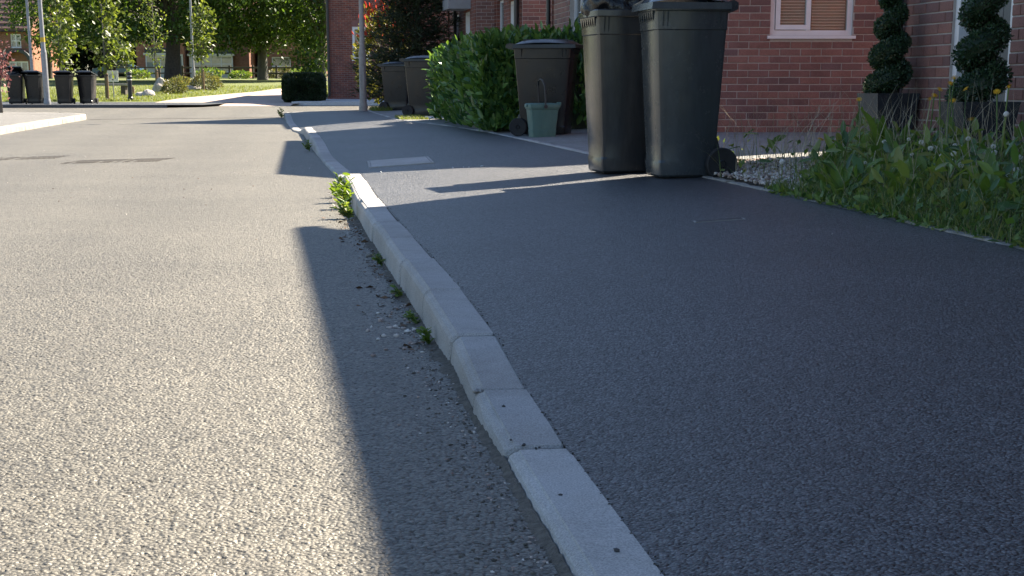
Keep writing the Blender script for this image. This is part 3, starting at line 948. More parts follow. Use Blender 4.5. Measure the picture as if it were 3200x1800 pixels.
# ------------------------------------------------------------------ houses on the right
# B: the house with the front door beside the weeds
wB = [(2.92, 12.1), (4.66, 1.0), (12.56, 2.25), (10.82, 13.4)]
doorB = (0.90, 1.80, 0.36, 2.42)
hB, WB = house('brick_house', 'red brick house with the dark front door between two spiral topiaries', wB, .2, 5.08, 8.1, 0, 'brick_far',
               {0: [doorB]}, {0: (0, 3.0, .2, 2.45)})
lay_bricks(hB, WB[0], 0, 3.0, .2, 2.45, [doorB], (0, 2.75, .2, 1.6), 3)
def front_door(par, wl, a0, a1, z0, z1, rec=.02, leaf='door_grey', frame='upvc'):
    fr = .07
    mb = MB(); k = .13
    wl.box(mb, a0, a0 + fr, -rec - k, -rec, z0, z1); wl.box(mb, a1 - fr, a1, -rec - k, -rec, z0, z1)
    wl.box(mb, a0 + fr, a1 - fr, -rec - k, -rec, z1 - fr, z1); wl.box(mb, a0 + fr, a1 - fr, -rec - k, -rec + .02, z0, z0 + .035)
    d = mb.build('door_frame', frame, par)
    lf = MB(); b0, b1 = a0 + fr + .003, a1 - fr - .003
    wl.box(lf, b0, b1, -rec - k + .005, -rec - .09, z0 + .037, z1 - fr - .003)
    n = 6
    for q in range(n):   # upright boards with grooves between
        x0 = b0 + .05 + (b1 - b0 - .1) * q / n; x1 = b0 + .05 + (b1 - b0 - .1) * (q + 1) / n - .008
        wl.box(lf, x0, x1, -rec - .09, -rec - .083, z0 + .12, z1 - fr - .1)
    rec = rec + .07
    dl = lf.build('door', leaf, par)
    hd = MB(); hd.tube([wl.w(b0 + .07, -rec + .03, z0 + 1.0), wl.w(b0 + .07, -rec + .03, z0 + 1.12)], .012, 8); wl.box(hd, b0 + .05, b0 + .09, -rec - .02, -rec - .005, z0 + .92, z0 + 1.16)
    hd.build('handle', 'galv', dl)
    return d
front_door(hB, WB[0], *doorB)
mb = MB(); WB[0].box(mb, .78, 1.92, .0, .42, .18, .345); mb.build('door_step', 'paving', hB)
q = WB[0].w(.07, .05, 0); pipe(hB, q[0], q[1], .3, 5.0)

# A: gable end with the blinded window
wA = [(1.66, 17.4), (10.2, 17.4), (9.17, 25.3), (.62, 25.3)]
winA = (1.125, 2.015, 1.27, 2.37)
winA2 = (1.71, 2.80, 1.47, 2.6)      # on the street front
hA, WA = house('brick_house', 'red brick gable with a white window and slatted blind behind the near bins', wA, .23, 4.72, 7.7, 3, 'brick_far',
               {0: [winA], 3: [winA2]}, {0: (0, 3.6, .23, 2.43), 3: (0, 4.0, .98, 2.63)}, over=.06)  # eave, ridge and overhang are out of view, shaped to place their shadow
lay_bricks(hA, WA[0], 0, 3.6, .23, 2.43, [winA], (.28, 2.75, .2, 1.72), 5)
lay_bricks(hA, WA[3], 0, 4.0, .98, 2.63, [winA2], (.2, 1.6, 1.6, 2.3), 6)
wn_ = window(hA, WA[0], *winA, split=[winA[0] + .055 + .36], behind=None, rec=.05)
# opening casement set on the left half, then the blind's slats
cm = MB(); a0, a1, z0, z1 = winA[0] + .062, winA[0] + .055 + .385, winA[2] + .062, winA[3] - .062
for bx in ((a0, a0 + .05, z0, z1), (a1 - .05, a1, z0, z1), (a0 + .05, a1 - .05, z0, z0 + .05), (a0 + .05, a1 - .05, z1 - .05, z1)):
    WA[0].box(cm, bx[0], bx[1], -.10, -.035, bx[2], bx[3])
cm.build('casement', 'upvc', wn_)
for side in ((winA[0] + .08, winA[0] + .43), (winA[0] + .47, winA[1] - .06)):
    z = winA[2] + .08
    while z < winA[3] - .06:
        sm = MB()
        V = [WA[0].w(a, d, z + dz) for a in side for d, dz in ((-.142, -.009), (-.150, .0), (-.158, .010), (-.162, .009), (-.154, -.001), (-.146, -.010))]
        sm.loft([V[:6], V[6:]])
        sm.build('slat', 'slat', wn_)
        z += .031
    bk = MB(); WA[0].box(bk, side[0] - .05, side[1] + .05, -.24, -.235, winA[2], winA[3]); bk.build('blind_backing', 'blind_back', wn_)
window(hA, WA[3], *winA2, cols=2, behind='curtain')
q = WA[3].w(.06, .06, 0); pipe(hA, q[0], q[1], .3, 4.6)
q = WA[3].w(1.35, .06, 0)

# C and D: stepped fronts beyond the hedge
wC = [(.2, 31.5), (8, 31.5), (7.4, 35.0), (-.38, 35.0)]
lC = Wall(wC[3], wC[0], .25).len
doorC = (2.05, 2.98, .35, 2.40); winC = (.35, 1.25, 1.3, 2.5)
hC, WC = house('brick_house', 'red brick house front with a grey porch canopy above the laurel hedge', wC, .25, 5.1, 7.2, 3, 'brick_far', {3: [doorC, winC]}, {0: (0, .9, 1.0, 3.1)})
lay_bricks(hC, WC[0], 0, .9, 1.0, 3.1, [], (0, .8, 1.6, 2.6), 8)
window(hC, WC[3], *winC, cols=1); front_door(hC, WC[3], *doorC, leaf='upvc', frame='upvc')
mb = MB(); WC[3].box(mb, 1.9, 3.1, .0, .5, 2.45, 2.68); mb.build('porch_canopy', 'canopy_grey', hC)
q = WC[3].w(lC - .35, .06, 0); pipe(hC, q[0], q[1], .3, 5.0, .05)
wD = [(-.78, 35.02), (7, 35.02), (6.2, 40.5), (-1.6, 40.5)]
lD = Wall(wD[3], wD[0], .25).len
doorD = (3.5, 4.45, .35, 2.35); winD = (1.2, 2.3, 1.1, 2.4)
hD, WD = house('brick_house', 'red brick house with white framed openings behind the dark conifer', wD, .25, 5.2, 8.0, 2, 'brick_far', {3: [doorD, winD]}, {0: (0, .7, 1.0, 3.1)}, roof='roof_slate')
lay_bricks(hD, WD[0], 0, .7, 1.0, 3.1, [], (0, .6, 1.6, 2.6), 9)
window(hD, WD[3], *winD, cols=2); front_door(hD, WD[3], *doorD, leaf='upvc')
mb = MB(); WD[3].box(mb, 3.4, 4.6, .0, .5, 2.4, 2.62); mb.build('porch_canopy', 'canopy_grey', hD)
pipe(hD, -1.35, 38.2, .3, 5.0, .04)

# E: gable across the junction
wE = [(-7.37, 64), (6, 64), (6, 73), (-7.37, 73)]
winE = (1.02, 1.72, 1.72, 3.0)
hE, WE = house('brick_house', 'red brick gable wall across the junction behind the tall lamp post', wE, .25, 5.4, 9.0, 3, 'brick_far', {0: [winE]})
window(hE, WE[0], *winE, cols=1, fr=.09, rec=.03)
pipe(hE, -7.30, 63.93, .3, 5.3, .05)
mb = MB(); WE[0].box(mb, 1.02, 1.72, -.005, .012, 3.0, 3.22); mb.build('lintel', 'brick', hE)

# ------------------------------------------------------------------ houses beyond the green
def far_house(label, x0, x1, y, depth, z0, ze, zr, brick, front_axis, holes, roof='roof_tile'):
    c = [(x0, y), (x1, y), (x1, y + depth), (x0, y + depth)]
    h, W4 = house('distant_house', label, c, z0, ze, zr, front_axis, brick, {0: holes}, None, roof)
    return h, W4
def bay(par, wl, a0, a1, z0, z1, rows=2, cols=4):
    """a shallow bay: white framed glazing standing proud with a flat lead roof"""
    P, Q = wl.w(a0, .45, 0), wl.w(a1, .45, 0)
    w2 = Wall((P[0], P[1]), (Q[0], Q[1]), z0)
    bd = MB()
    wl.box(bd, a0, a1, .0, .40, wl.z0, z0); wl.box(bd, a0 + .02, a1 - .02, .0, .36, z0, z1)
    bd.build('bay_base', 'upvc_old', par)
    window(par, w2, 0, a1 - a0, z0, z1, cols, rows, .10, -.0, True, 'upvc', 'curtain', 'bay_window')
    rf = MB(); wl.box(rf, a0 - .15, a1 + .15, .0, .62, z1, z1 + .18); rf.build('bay_roof', 'upvc_old', par)
    r2 = MB(); wl.box(r2, a0 - .05, a1 + .05, .0, .5, z1 + .18, z1 + .62); r2.build('bay_tiles', 'roof_slate', par)
hs = [(7.9, 8.8, 3.9, 5.05), (7.6, 9.3, 1.0, 2.75)]
hL, WL = far_house('orange brick house with tiled roof and sunlit side, far left', -51.5, -41.8, 140, 8.5, .6, 5.55, 9.4, 'brick_brown', 0, hs)
window(hL, WL[0], *hs[0], cols=2, rows=2, fr=.09); window(hL, WL[0], *hs[1], cols=3, rows=1, fr=.12)
mb = MB()   # arched canopy over the ground-floor window
arc = [(8.45 + 1.25 * math.cos(t), 2.85 + .95 * math.sin(t)) for t in np.linspace(math.pi, 0, 11)]
arc2 = [(8.45 + 1.0 * math.cos(t), 2.83 + .7 * math.sin(t)) for t in np.linspace(0, math.pi, 11)]
mb.loft([[WL[0].w(a, .6, z) for a, z in arc + arc2], [WL[0].w(a, 0.0, z) for a, z in arc + arc2]])
mb.build('arched_canopy', 'roof_slate', hL)
mb = MB(); WL[1].panel(mb, .3, 8.2, .3, 5.5, [], .0, .02); mb.build('lit_side_skin', 'brick_orange', hL)  # brighter brick skin; the sunlight on this side is put into its colour
mb = MB()
for k in range(9):     # courses of tiles on the slope facing the road
    t0 = k / 9.0; y0 = 140 - .28 + 4.5 * t0; z0_ = 5.55 - .24 + 4.05 * t0 + .15
    mb.box(-51.4, -41.9, y0, y0 + .5, z0_, z0_ + .07, None)
mb.build('tile_courses', 'roof_tile', hL)
hs = [(1.4, 2.4, 4.6, 5.7)]
hM, WM = far_house('brown brick house with a white bay window left of the thick dark trunk', -33.2, -28.95, 142, 8.5, 1.2, 6.2, 9.6, 'brick_orange', 1, hs)
window(hM, WM[0], *hs[0], cols=2, rows=1, fr=.1); bay(hM, WM[0], .9, 2.9, 2.2, 3.3, 1, 3)
mb = MB(); WM[0].box(mb, 3.3, 4.0, .02, .10, 1.2, 3.25); mb.build('garage_door', 'door_grey', hM)
mb = MB(); WM[0].box(mb, 3.18, 3.3, 0, .16, 1.2, 3.37); WM[0].box(mb, 4.0, 4.12, 0, .16, 1.2, 3.37); WM[0].box(mb, 3.3, 4.0, 0, .16, 3.25, 3.37); mb.build('door_surround', 'upvc_old', hM)
hM2, WM2 = far_house('dark brick house with a wide white bay window behind the rail fence', -28.9, -23.4, 143, 8.5, 1.2, 6.3, 9.6, 'brick_brown', 0, [])
bay(hM2, WM2[0], .25, 4.1, 1.85, 3.25, 2, 4)
hM3, WM3 = far_house('narrow orange brick house with one white window between the trunks', -23.0, -21.6, 146, 8, 1.2, 6.2, 8.2, 'brick_orange', 1, [(.25, 1.1, 2.6, 3.6)])
window(hM3, WM3[0], .25, 1.1, 2.6, 3.6, cols=1, rows=1, fr=.1)
hs = [(.35, 1.95, 2.25, 3.05)]
hR, WR = far_house('brown brick gabled house with a white window behind the fence end', -20.7, -16.6, 136, 9, 1.2, 6.0, 9.6, 'brick_brown', 1, hs)
window(hR, WR[0], *hs[0], cols=1, rows=1, fr=.07)
mb = MB()
for s in (-1, 1):
    mb.loft([[(-18.65, 135.8, 9.75), (-18.65, 135.8, 9.5), (-18.65, 136.0, 9.5), (-18.65, 136.0, 9.75)], [(-18.65 + s * 2.6, 135.8, 5.2), (-18.65 + s * 2.6, 135.8, 4.95), (-18.65 + s * 2.6, 136.0, 4.95), (-18.65 + s * 2.6, 136.0, 5.2)]])
mb.build('barge_board', 'upvc_old', hR)

# ------------------------------------------------------------------ wheeled bins
def ring_rr(hx, y0, y1, z, cf, cb):
    """chamfered rectangle, corners cut by cf at the front (y0) and cb at the back"""
    def q(c, sx, y, s): return c
    k = .3
    return [(-hx, y0 + cf, z), (-hx + cf * k, y0 + cf * k, z), (-hx + cf, y0, z), (hx - cf, y0, z), (hx - cf * k, y0 + cf * k, z), (hx, y0 + cf, z),
            (hx, y1 - cb, z), (hx - cb * k, y1 - cb * k, z), (hx - cb, y1, z), (-hx + cb, y1, z), (-hx + cb * k, y1 - cb * k, z), (-hx, y1 - cb, z)]
def make_bin(name, label, group, mat='bin_black', lid_open=0.0, lidmat=None, kx=1.0, ky=1.0, kz=1.0, wy=.245):
    t = thing(name, label, 'bin', (0, 0, 0), 0, group)
    def fit(m): m.v = [(x * kx, y * ky, z * kz) for x, y, z in m.v]
    b = MB()
    prof = [(.018, .205, -.265, .175), (.03, .22, -.28, .19), (.10, .226, -.288, .20), (.115, .222, -.285, .20), (.22, .228, -.295, .235), (.55, .245, -.322, .262), (.84, .260, -.345, .285), (.846, .266, -.352, .290), (.945, .270, -.358, .294)]
    b.loft([ring_rr(hx, y0, y1, z, .055 if z > .1 else .04, .03) for z, hx, y0, y1 in prof], True, False)
    # thick rim and the inside wall going down
    rim = [(.945, .283, -.372, .302), (.95, .288, -.378, .306), (.982, .288, -.378, .306), (.987, .283, -.372, .302), (.985, .262, -.35, .284), (.55, .235, -.30, .25), (.06, .20, -.24, .18)]
    b.loft([ring_rr(hx, y0, y1, z, .055, .03) for z, hx, y0, y1 in rim], False, True)
    b.loft([ring_rr(.270, -.358, .294, .945, .055, .03), ring_rr(.283, -.372, .302, .945, .055, .03)], False, False)
    # lifting comb under the front rim, stiffening ribs at the corners
    for k in range(7):
        x = -.18 + .06 * k
        b.add([(x - .026, -.374, .945), (x + .026, -.374, .945), (x, -.362, .885), (x - .026, -.352, .945), (x + .026, -.352, .945)], [(0, 1, 2), (3, 2, 4), (0, 2, 3), (1, 4, 2)])
    for s in (-1, 1):
        for yy in (-.30, -.26, .2):
            b.add([(s * .268, yy, .945), (s * .284, yy, .945), (s * .262, yy, .84), (s * .268, yy + .008, .945), (s * .284, yy + .008, .945), (s * .262, yy + .008, .84)], [(0, 1, 2), (5, 4, 3), (0, 2, 5, 3), (1, 4, 5, 2)])
    # wheel housing at the back
    b.loft([ring_rr(.20, .12, .27, .07, .01, .02), ring_rr(.20, .12, .285, .16, .01, .02), ring_rr(.20, .12, .25, .24, .01, .02)])
    fit(b); b.build('body', mat, t, smooth=True, sharp=28)
    # lid: arched shell with a skirt, hinged at the back
    lid = MB()
    ny, nx = 10, 8
    def top(u, v):
        x = (-.296 + .592 * u); y = -.40 + .70 * v
        arch = .045 * (1 - (2 * u - 1) ** 4) * (1 - (2 * v - 1) ** 6) + .02 * math.sin(math.pi * v)
        return (x, y, .992 + arch)
    lid.grid(top, nx, ny)
    out = [(-.296, -.40), (.296, -.40), (.296, .30), (-.296, .30)]
    ins = [(-.291, -.395), (.291, -.395), (.291, .295), (-.291, .295)]
    lid.loft([[(x, y, .9925) for x, y in out], [(x * 1.012, y - (.006 if y < 0 else -.004), .955) for x, y in out], [(x, y, .955) for x, y in ins], [(x, y, .988) for x, y in ins]], False, True)
    for s in (-1, 1):   # moulded ridges along the lid
        lid.box(s * .17 - .012, s * .17 + .012, -.30, .2, 1.03, 1.052, None, .006)
    fit(lid); lo = lid.build('lid', lidmat or mat, t, smooth=True, sharp=35)
    hinge = Vector((0, .31 * ky, .985 * kz))
    if lid_open:
        lo.matrix_basis = Matrix.Translation(hinge) @ Matrix.Rotation(-lid_open, 4, 'X') @ Matrix.Translation(-hinge)
    h = MB()
    h.tube([(-.20, .375, .975), (.20, .375, .975)], .017, 8)
    for s in (-1, 1):
        h.loft([[(s * .2 - .02, .28, .93), (s * .2 + .02, .28, .93), (s * .2 + .02, .28, 1.0), (s * .2 - .02, .28, 1.0)],
                [(s * .2 - .02, .35, .945), (s * .2 + .02, .35, .945), (s * .2 + .02, .35, 1.01), (s * .2 - .02, .35, 1.01)],
                [(s * .2 - .015, .395, .96), (s * .2 + .015, .395, .96), (s * .2 + .015, .395, .995), (s * .2 - .015, .395, .995)]])
    fit(h); h.build('handle', mat, t, smooth=True, sharp=35)
    ax = MB().tube([(-.26 * kx, wy, .1), (.26 * kx, wy, .1)], .012, 8); ax.build('axle', 'galv', t)
    for s in (-1, 1):
        w = MB().lathe([(.075, -.022), (.092, -.025), (.1, -.018), (.1, .018), (.092, .025), (.075, .022)], 24, (s * (.2 * kx + .05), wy, .1), 'x')
        wo = w.build('wheel', 'rubber', t, smooth=True, sharp=40)
        hb = MB().lathe([(.074, -.016), (.05, -.020), (.024, -.022), (.02, -.03), (.02, .03), (.024, .022), (.05, .02), (.074, .016)], 20, (s * (.2 * kx + .05), wy, .1), 'x')
        hb.build('hub', mat, wo, smooth=True, sharp=40)
    return t
def put(o, x, y, z, deg):
    o.location = (x, y, z); o.rotation_euler = (0, 0, R(deg)); return o

bin_near = put(make_bin('wheelie_bin', 'large dark wheeled bin seen side on with its closed lid, nearest the weeds', 'bins on the near pavement', 'bin_side', 0, None, .84, .70, 1.07, .185), 1.075, 9.97, .173, -80)
bin_bag = put(make_bin('wheelie_bin', 'dark wheeled bin with its lid propped up by a shiny black bag', 'bins on the near pavement', 'bin_black', R(38), None, .84, .70, 1.07, .185), .745, 10.62, .165, -77)
bin_mid = put(make_bin('wheelie_bin', 'black wheeled bin with closed lid behind the green caddy by the laurel', 'bins by the hedge', 'bin_far'), .36, 17.95, .19, 78)
mb = MB().lathe([(.001, -.004), (.035, -.004), (.03, .004), (.001, .004)], 16, (0, 0, 0), 'x')
em = mb.build('emblem', 'canopy_grey', bin_mid, rel=False); em.location = (.268, -.02, .80)
bin_c1 = put(make_bin('wheelie_bin', 'black wheeled bin standing between the lamp post and its taller looking neighbour', 'bins beside the lamp post', 'bin_far'), -2.50, 35.0, .19, 75)
bin_c2 = put(make_bin('wheelie_bin', 'black wheeled bin tight against the far end of the laurel hedge', 'bins beside the lamp post', 'bin_far'), -1.56, 28.4, .2, 80)
far_bin = make_bin('wheelie_bin', 'black wheeled bin in the row across the road, overfull, leftmost of four', 'row of bins across the road', 'bin_far', R(22))
put(far_bin, -17.05, 55.0, .10, 4)
fb = make_bin('wheelie_bin', 'black wheeled bin just left of the lamp post in the row across the road', 'row of bins across the road', 'bin_far', R(9))
put(fb, -16.45, 55.2, .10, -5)
fb2 = copy_tree(fb); fb2['label'] = 'black wheeled bin just right of the lamp post in the row across the road'; put(fb2, -15.55, 55.6, .10, 3)
fb3 = copy_tree(fb); fb3['label'] = 'black wheeled bin at the right end of the row across the road'; put(fb3, -14.92, 56.2, .10, -3)
# the green food caddy
cd = thing('food_caddy', 'small green food waste caddy with its handle up in front of the black bin', 'caddy', (.33, 17.35, .192), R(12))
b = MB()
b.loft([ring_rr(hx, -hy, hy, z, .03, .03) for z, hx, hy in ((0, .125, .11), (.006, .13, .115), (.08, .137, .122), (.082, .134, .119), (.30, .155, .14), (.305, .163, .148), (.335, .165, .15))], True, False)
b.build('body', 'caddy', cd, smooth=True, sharp=30, rel=False)
b = MB()
b.loft([ring_rr(hx, -hy, hy, z, .03, .03) for z, hx, hy in ((.32, .172, .157), (.352, .172, .157), (.362, .160, .145), (.366, .10, .09))], True, True)
b.box(.165, .205, -.03, .03, .335, .375, None, .006); b.box(-.185, -.165, -.04, .04, .325, .35, None, .005)
b.build('lid', 'caddy', cd, smooth=True, sharp=30, rel=False)
b = MB().tube([(-.0, -.160, .33), (-.005, -.160, .45), (-.012, -.150, .55), (-.02, -.09, .605), (-.025, 0, .62), (-.02, .09, .605), (-.012, .150, .55), (-.005, .160, .45), (0, .160, .33)], .009, 8)
b.lathe([(.02, -.012), (.02, .012)], 12, (0, -.16, .33), 'y'); b.lathe([(.02, -.012), (.02, .012)], 12, (0, .16, .33), 'y')
b.build('handle', 'caddy_dark', cd, smooth=True, sharp=40, rel=False)
# rubbish bag: crumpled film swelling out under the propped lid
def crumple(n, sc, seed, amp):
    bm = bmesh.new(); bmesh.ops.create_icosphere(bm, subdivisions=n, radius=1.0)
    rng = np.random.default_rng(seed)
    K = rng.normal(size=(26, 3)); K = K / np.linalg.norm(K, axis=1)[:, None]; fr = rng.uniform(2, 9, 26); ph = rng.uniform(0, 6, 26)
    for v in bm.verts:
        p = np.array(v.co)
        d = sum(abs(math.sin(float(p @ K[i]) * fr[i] + ph[i])) / (fr[i] ** .8) for i in range(26)) / 26
        s = 1 + amp * (d - .15) * 6
        v.co = Vector((p[0] * s * sc[0], p[1] * s * sc[1], p[2] * s * sc[2]))
    me = bpy.data.meshes.new('bag'); bm.to_mesh(me); bm.free()
    me.polygons.foreach_set('use_smooth', np.ones(len(me.polygons), dtype=bool))
    return me
bag = link('rubbish_bag', crumple(5, (.20, .24, .19), 5, .6), 'bag'); bag.location = (.72, 10.62, 1.27); bag.rotation_euler = (0, 0, R(-79))
tag(bag, 'shiny crumpled black rubbish bag bulging out of the open bin', 'rubbish bag')
bag2 = link('rubbish_bag', crumple(4, (.22, .27, .12), 9, .5), 'bag'); bag2.location = (-17.05, 54.95, 1.12)
tag(bag2, 'pale glinting bag on top of the leftmost bin across the road', 'rubbish bag')

# ------------------------------------------------------------------ lamp posts, bollard, sign, boulders, seats
def lamp_post(label, x, y, z, r0, r1, hgt=5.6, mat='galv', hb=1.25, tape=False, tilt=0.0):
    o = thing('lamp_post', label, 'lamp post', (x, y, z), 0, 'street lamps')
    o.rotation_euler = (0, tilt, 0)
    m = MB().lathe([(r0 * 1.25, 0), (r0 * 1.25, .10), (r0 * 1.08, .16), (r0, .22), (r0, hb), (r0 * .92, hb + .06), (r1, hb + .16), (r1 * .8, hgt - .1), (r1 * .7, hgt)], 14)
    m.build('shaft', mat, o, smooth=True, sharp=40, rel=False)
    d = MB(); d.box(-.04, .04, -r0 - .006, -r0 * .7, .45, .95, None, .004); d.build('access_door', mat, o, rel=False)
    ln = MB(); ln.tube([(0, 0, hgt), (-.3, 0, hgt + .1)], .025, 8); ln.loft([ring_rr(.1, -.09, .09, hgt + .07, .03, .03), ring_rr(.12, -.11, .11, hgt + .11, .03, .03), ring_rr(.08, -.07, .07, hgt + .17, .03, .03)])
    lo = ln.build('lantern', 'galv', o, rel=False); lo.location = (-.35, 0, 0)
    if tape:
        t = MB().lathe([(r1 + .004, 2.05), (r1 + .004, 2.2)], 14); t.build('yellow_band', 'yellow_tape', o, rel=False)
    return o
lamp_post('grey brown lamp post at the pavement corner by the red tipped bush', -3.29, 35.3, .17, .078, .056, 5.6, 'post_concrete', 1.25)
lamp_post('stout grey lamp post with a yellow band among the far bins', -15.72, 54.0, .10, .10, .075, 6.5, 'galv', 1.7, True, R(-.6))
lamp_post('slim grey lamp post behind the two leftmost bins', -18.7, 62.5, .12, .08, .06, 6.5, 'galv', .9, False, R(-.5))
lamp_post('slim lamp post on the green beside the low shrubs', -15.9, 80, .50, .09, .06, 6.5, 'galv', 1.0)
o = thing('bollard', 'black bollard with pale rings at the edge of the green', 'bollard', (-15.05, 63.0, .13))
MB().lathe([(.115, 0), (.115, .12), (.085, .16), (.085, .86), (.105, .88), (.105, .94), (.085, .96), (.085, 1.0), (.10, 1.02), (.09, 1.09), (.04, 1.13)], 16).build('shaft', 'pipe_black', o, smooth=True, sharp=35, rel=False)
for z in (.93, .80): MB().lathe([(.088, z), (.092, z + .004), (.092, z + .03), (.088, z + .034)], 16).build('reflective_ring', 'white_paint', o, rel=False)
o = thing('notice_board', 'white notice on a thin post on the green', 'sign', (-16.2, 65.0, .19))
MB().tube([(0, 0, 0), (0, 0, 1.15)], .022, 8).build('post', 'galv', o, rel=False)
MB().box(-.23, .23, -.035, -.022, .68, 1.12, None, .004).build('panel', 'white_paint', o, rel=False)
mb = MB()
mb.box(-.15, .15, -.038, -.0365, .98, .99); mb.box(-.12, -.09, -.038, -.0365, .80, .95); mb.box(.09, .12, -.038, -.0365, .80, .95); mb.box(-.05, .05, -.038, -.0365, .87, .885); mb.box(-.03, .03, -.038, -.0365, .74, .78); mb.box(-.09, .09, -.038, -.0365, .94, .955)
mb.build('printed_marks', 'sign_ink', o, rel=False)
def boulder(label, x, y, z, sc, seed, rz=0):
    bm = bmesh.new(); bmesh.ops.create_icosphere(bm, subdivisions=3, radius=1.0)
    rng = np.random.default_rng(seed); K = rng.normal(size=(9, 3)); ph = rng.uniform(0, 6, 9)
    for v in bm.verts:
        p = np.array(v.co); s = 1 + sum(.07 * math.sin(float(p @ K[i]) * 2.2 + ph[i]) for i in range(9))
        v.co = Vector(p * s) ; v.co.x *= sc[0]; v.co.y *= sc[1]; v.co.z *= sc[2]
        if v.co.z < 0: v.co.z *= .3
    me = bpy.data.meshes.new('boulder'); bm.to_mesh(me); bm.free()
    o = link('boulder', me, 'rock'); o.location = (x, y, z); o.rotation_euler = (0, 0, rz)
    tag(o, label, 'boulder', 'boulders on the green')
boulder('low flat pale boulder lying on the sunny grass', -15.9, 69.5, .30, (.45, .3, .24), 3)
boulder('upright pale boulder beside the staked sapling', -16.6, 75.5, .40, (.34, .3, .62), 6, .4)
boulder('half buried grey boulder near the foot of the thick trunk', -16.0, 80, .50, (.5, .35, .22), 8)
def stump(label, x, y, hgt, rad):
    z = ZL(y)
    o = MB().lathe([(rad, z - .1), (rad * .98, z + hgt - .03), (rad * .9, z + hgt)], 12, (x, y, 0)).build('timber_post', 'wood')
    tag(o, label, 'post', 'short posts on the green')
stump('short pale timber post left of the flat boulder', -17.1, 72, .34, .10)
stump('short pale timber post right of the upright boulder', -15.6, 76, .34, .09)
o = thing('bench', 'low slab bench with a bright sunlit top behind the white notice', 'bench', (-17.9, 70.5, .31))
MB().box(-1.05, 1.05, -.25, .25, .40, .50, None, .015).build('seat', 'pale_stone', o, rel=False)
for x in (-.8, .8): MB().box(x - .1, x + .1, -.2, .2, -.05, .40, None, .01).build('leg', 'dark_wood', o, rel=False)
# post and rail fence
f0 = thing('rail_fence', 'dark post and rail fence along the back of the green', 'fence', (-30, 128, ZL(128)))
zf = ZL(128)
px = list(np.arange(-31.9, -15.5, 1.87))
for x in px: MB().box(x - .075, x + .075, 127.93, 128.07, zf - .2, zf + 1.02 + random.uniform(-.04, .04), None, .015).build('post', 'dark_wood', f0)
for a, c in zip(px[:-1], px[1:]):
    for hz in (.42, .86): MB().box(a + .02, c - .02, 127.88, 127.93, zf + hz - .06 + random.uniform(-.02, .02), zf + hz + .06, None, .01).build('rail', 'dark_wood', f0)
# a parked car far behind the sign
o = thing('parked_car', 'blue grey car parked beyond the green, only its roof showing', 'car', (-33.4, 136, 1.31))
prof = [(-2.0, .35), (-2.0, .75), (-1.1, .92), (-.5, 1.42), (.7, 1.45), (1.4, .98), (2.0, .85), (2.05, .35)]
MB().loft([[(x, -.82, z) for x, z in prof], [(x, .82, z) for x, z in prof]]).build('body', 'car_paint', o, rel=False)
MB().add([(-.95, -.83, .95), (1.2, -.83, .97), (.62, -.83, 1.36), (-.42, -.83, 1.34)], [(0, 1, 2, 3)]).build('window', 'pipe_black', o, rel=False)
for x in (-1.25, 1.25):
    for yv in (-.8, .8): MB().lathe([(.31, -.1), (.31, .1)], 16, (x, yv, .31), 'y').build('wheel', 'rubber', o, rel=False)

# ------------------------------------------------------------------ trees
def crown_points(c, rad, nclump, per, spread, low=-1.0, seed=0, shell=.62):
    rng = np.random.default_rng(seed)
    d = rng.normal(size=(nclump, 3)); d /= np.linalg.norm(d, axis=1)[:, None]
    r = shell + (1 - shell) * rng.uniform(0, 1, nclump) ** .6
    wob = 1 + .22 * np.sin(d[:, 0] * 5 + seed) * np.cos(d[:, 2] * 4 + seed * 2) + .12 * np.sin(d[:, 1] * 9)
    C = np.array(c) + d * (r * wob)[:, None] * np.array(rad)
    C[:, 2] = np.maximum(C[:, 2], c[2] + low * rad[2])
    P = np.repeat(C, per, 0) + rng.normal(size=(nclump * per, 3)) * (spread * rng.uniform(.6, 1.4, nclump)).repeat(per)[:, None] * np.array([1, 1, .62])
    out = unit(np.repeat(d, per, 0))
    return C, P, out
def big_tree(label, x, y, tr, c, rad, nclump, per, spread, size, leaf='leaf_oak', bark='bark', seed=1, limbs=9, name='broadleaf_tree', tmpl=T_DIAMOND, lowcut=None):
    z = ZL(y)
    t = thing(name, label, 'tree', (x, y, z), 0, 'trees beyond the green')
    rng = random.Random(seed)
    top = c[2] + rad[2] * .4
    mb = MB()
    path = [(x, y, z - .2), (x, y, z + .1), (x + rng.uniform(-.1, .1), y, z + 1.5), (x + rng.uniform(-.3, .3), y, z + 4), (c[0] * .5 + x * .5, y, (z + top) / 2 + 1), (c[0], c[1], top)]
    mb.tube(path, [tr * 1.5, tr * 1.2, tr, tr * .85, tr * .55, tr * .12], 12)
    C, P, out = crown_points(c, rad, nclump, per, spread, -1.0, seed)
    for k in range(limbs):
        q = C[rng.randrange(len(C))]
        s = Vector((x, y, z + rng.uniform(2.2, 6))); e = Vector(q)
        m = s.lerp(e, .5) + Vector((rng.uniform(-.5, .5), rng.uniform(-.5, .5), rng.uniform(.2, .9)))
        mb.tube([s, s.lerp(m, .5) + Vector((0, 0, .2)), m, e], [tr * .42, tr * .32, tr * .2, tr * .05], 7)
    mb.build('trunk', bark, t, smooth=True)
    if lowcut is not None: P = P[P[:, 2] > lowcut]; out = out[:len(P)]
    n = len(P)
    D = unit(rand_dirs(n) + out[:n] * .5 + np.array([0, 0, -.35])); U = unit(rand_dirs(n) * .8 + np.array([0, 0, 1.0]))
    leaves('crown', leaf, P, D, U, RNG.uniform(.65, 1.25, n) * size, tmpl, t, (x, y, z))
    return t
big_tree('huge dark oak with a thick shaded trunk at the middle of the green', -21.2, 100, .45, (-21.5, 101, 10.6), (8.6, 6.5, 8.2), 620, 95, .60, .27, seed=2, limbs=14, lowcut=3.3)
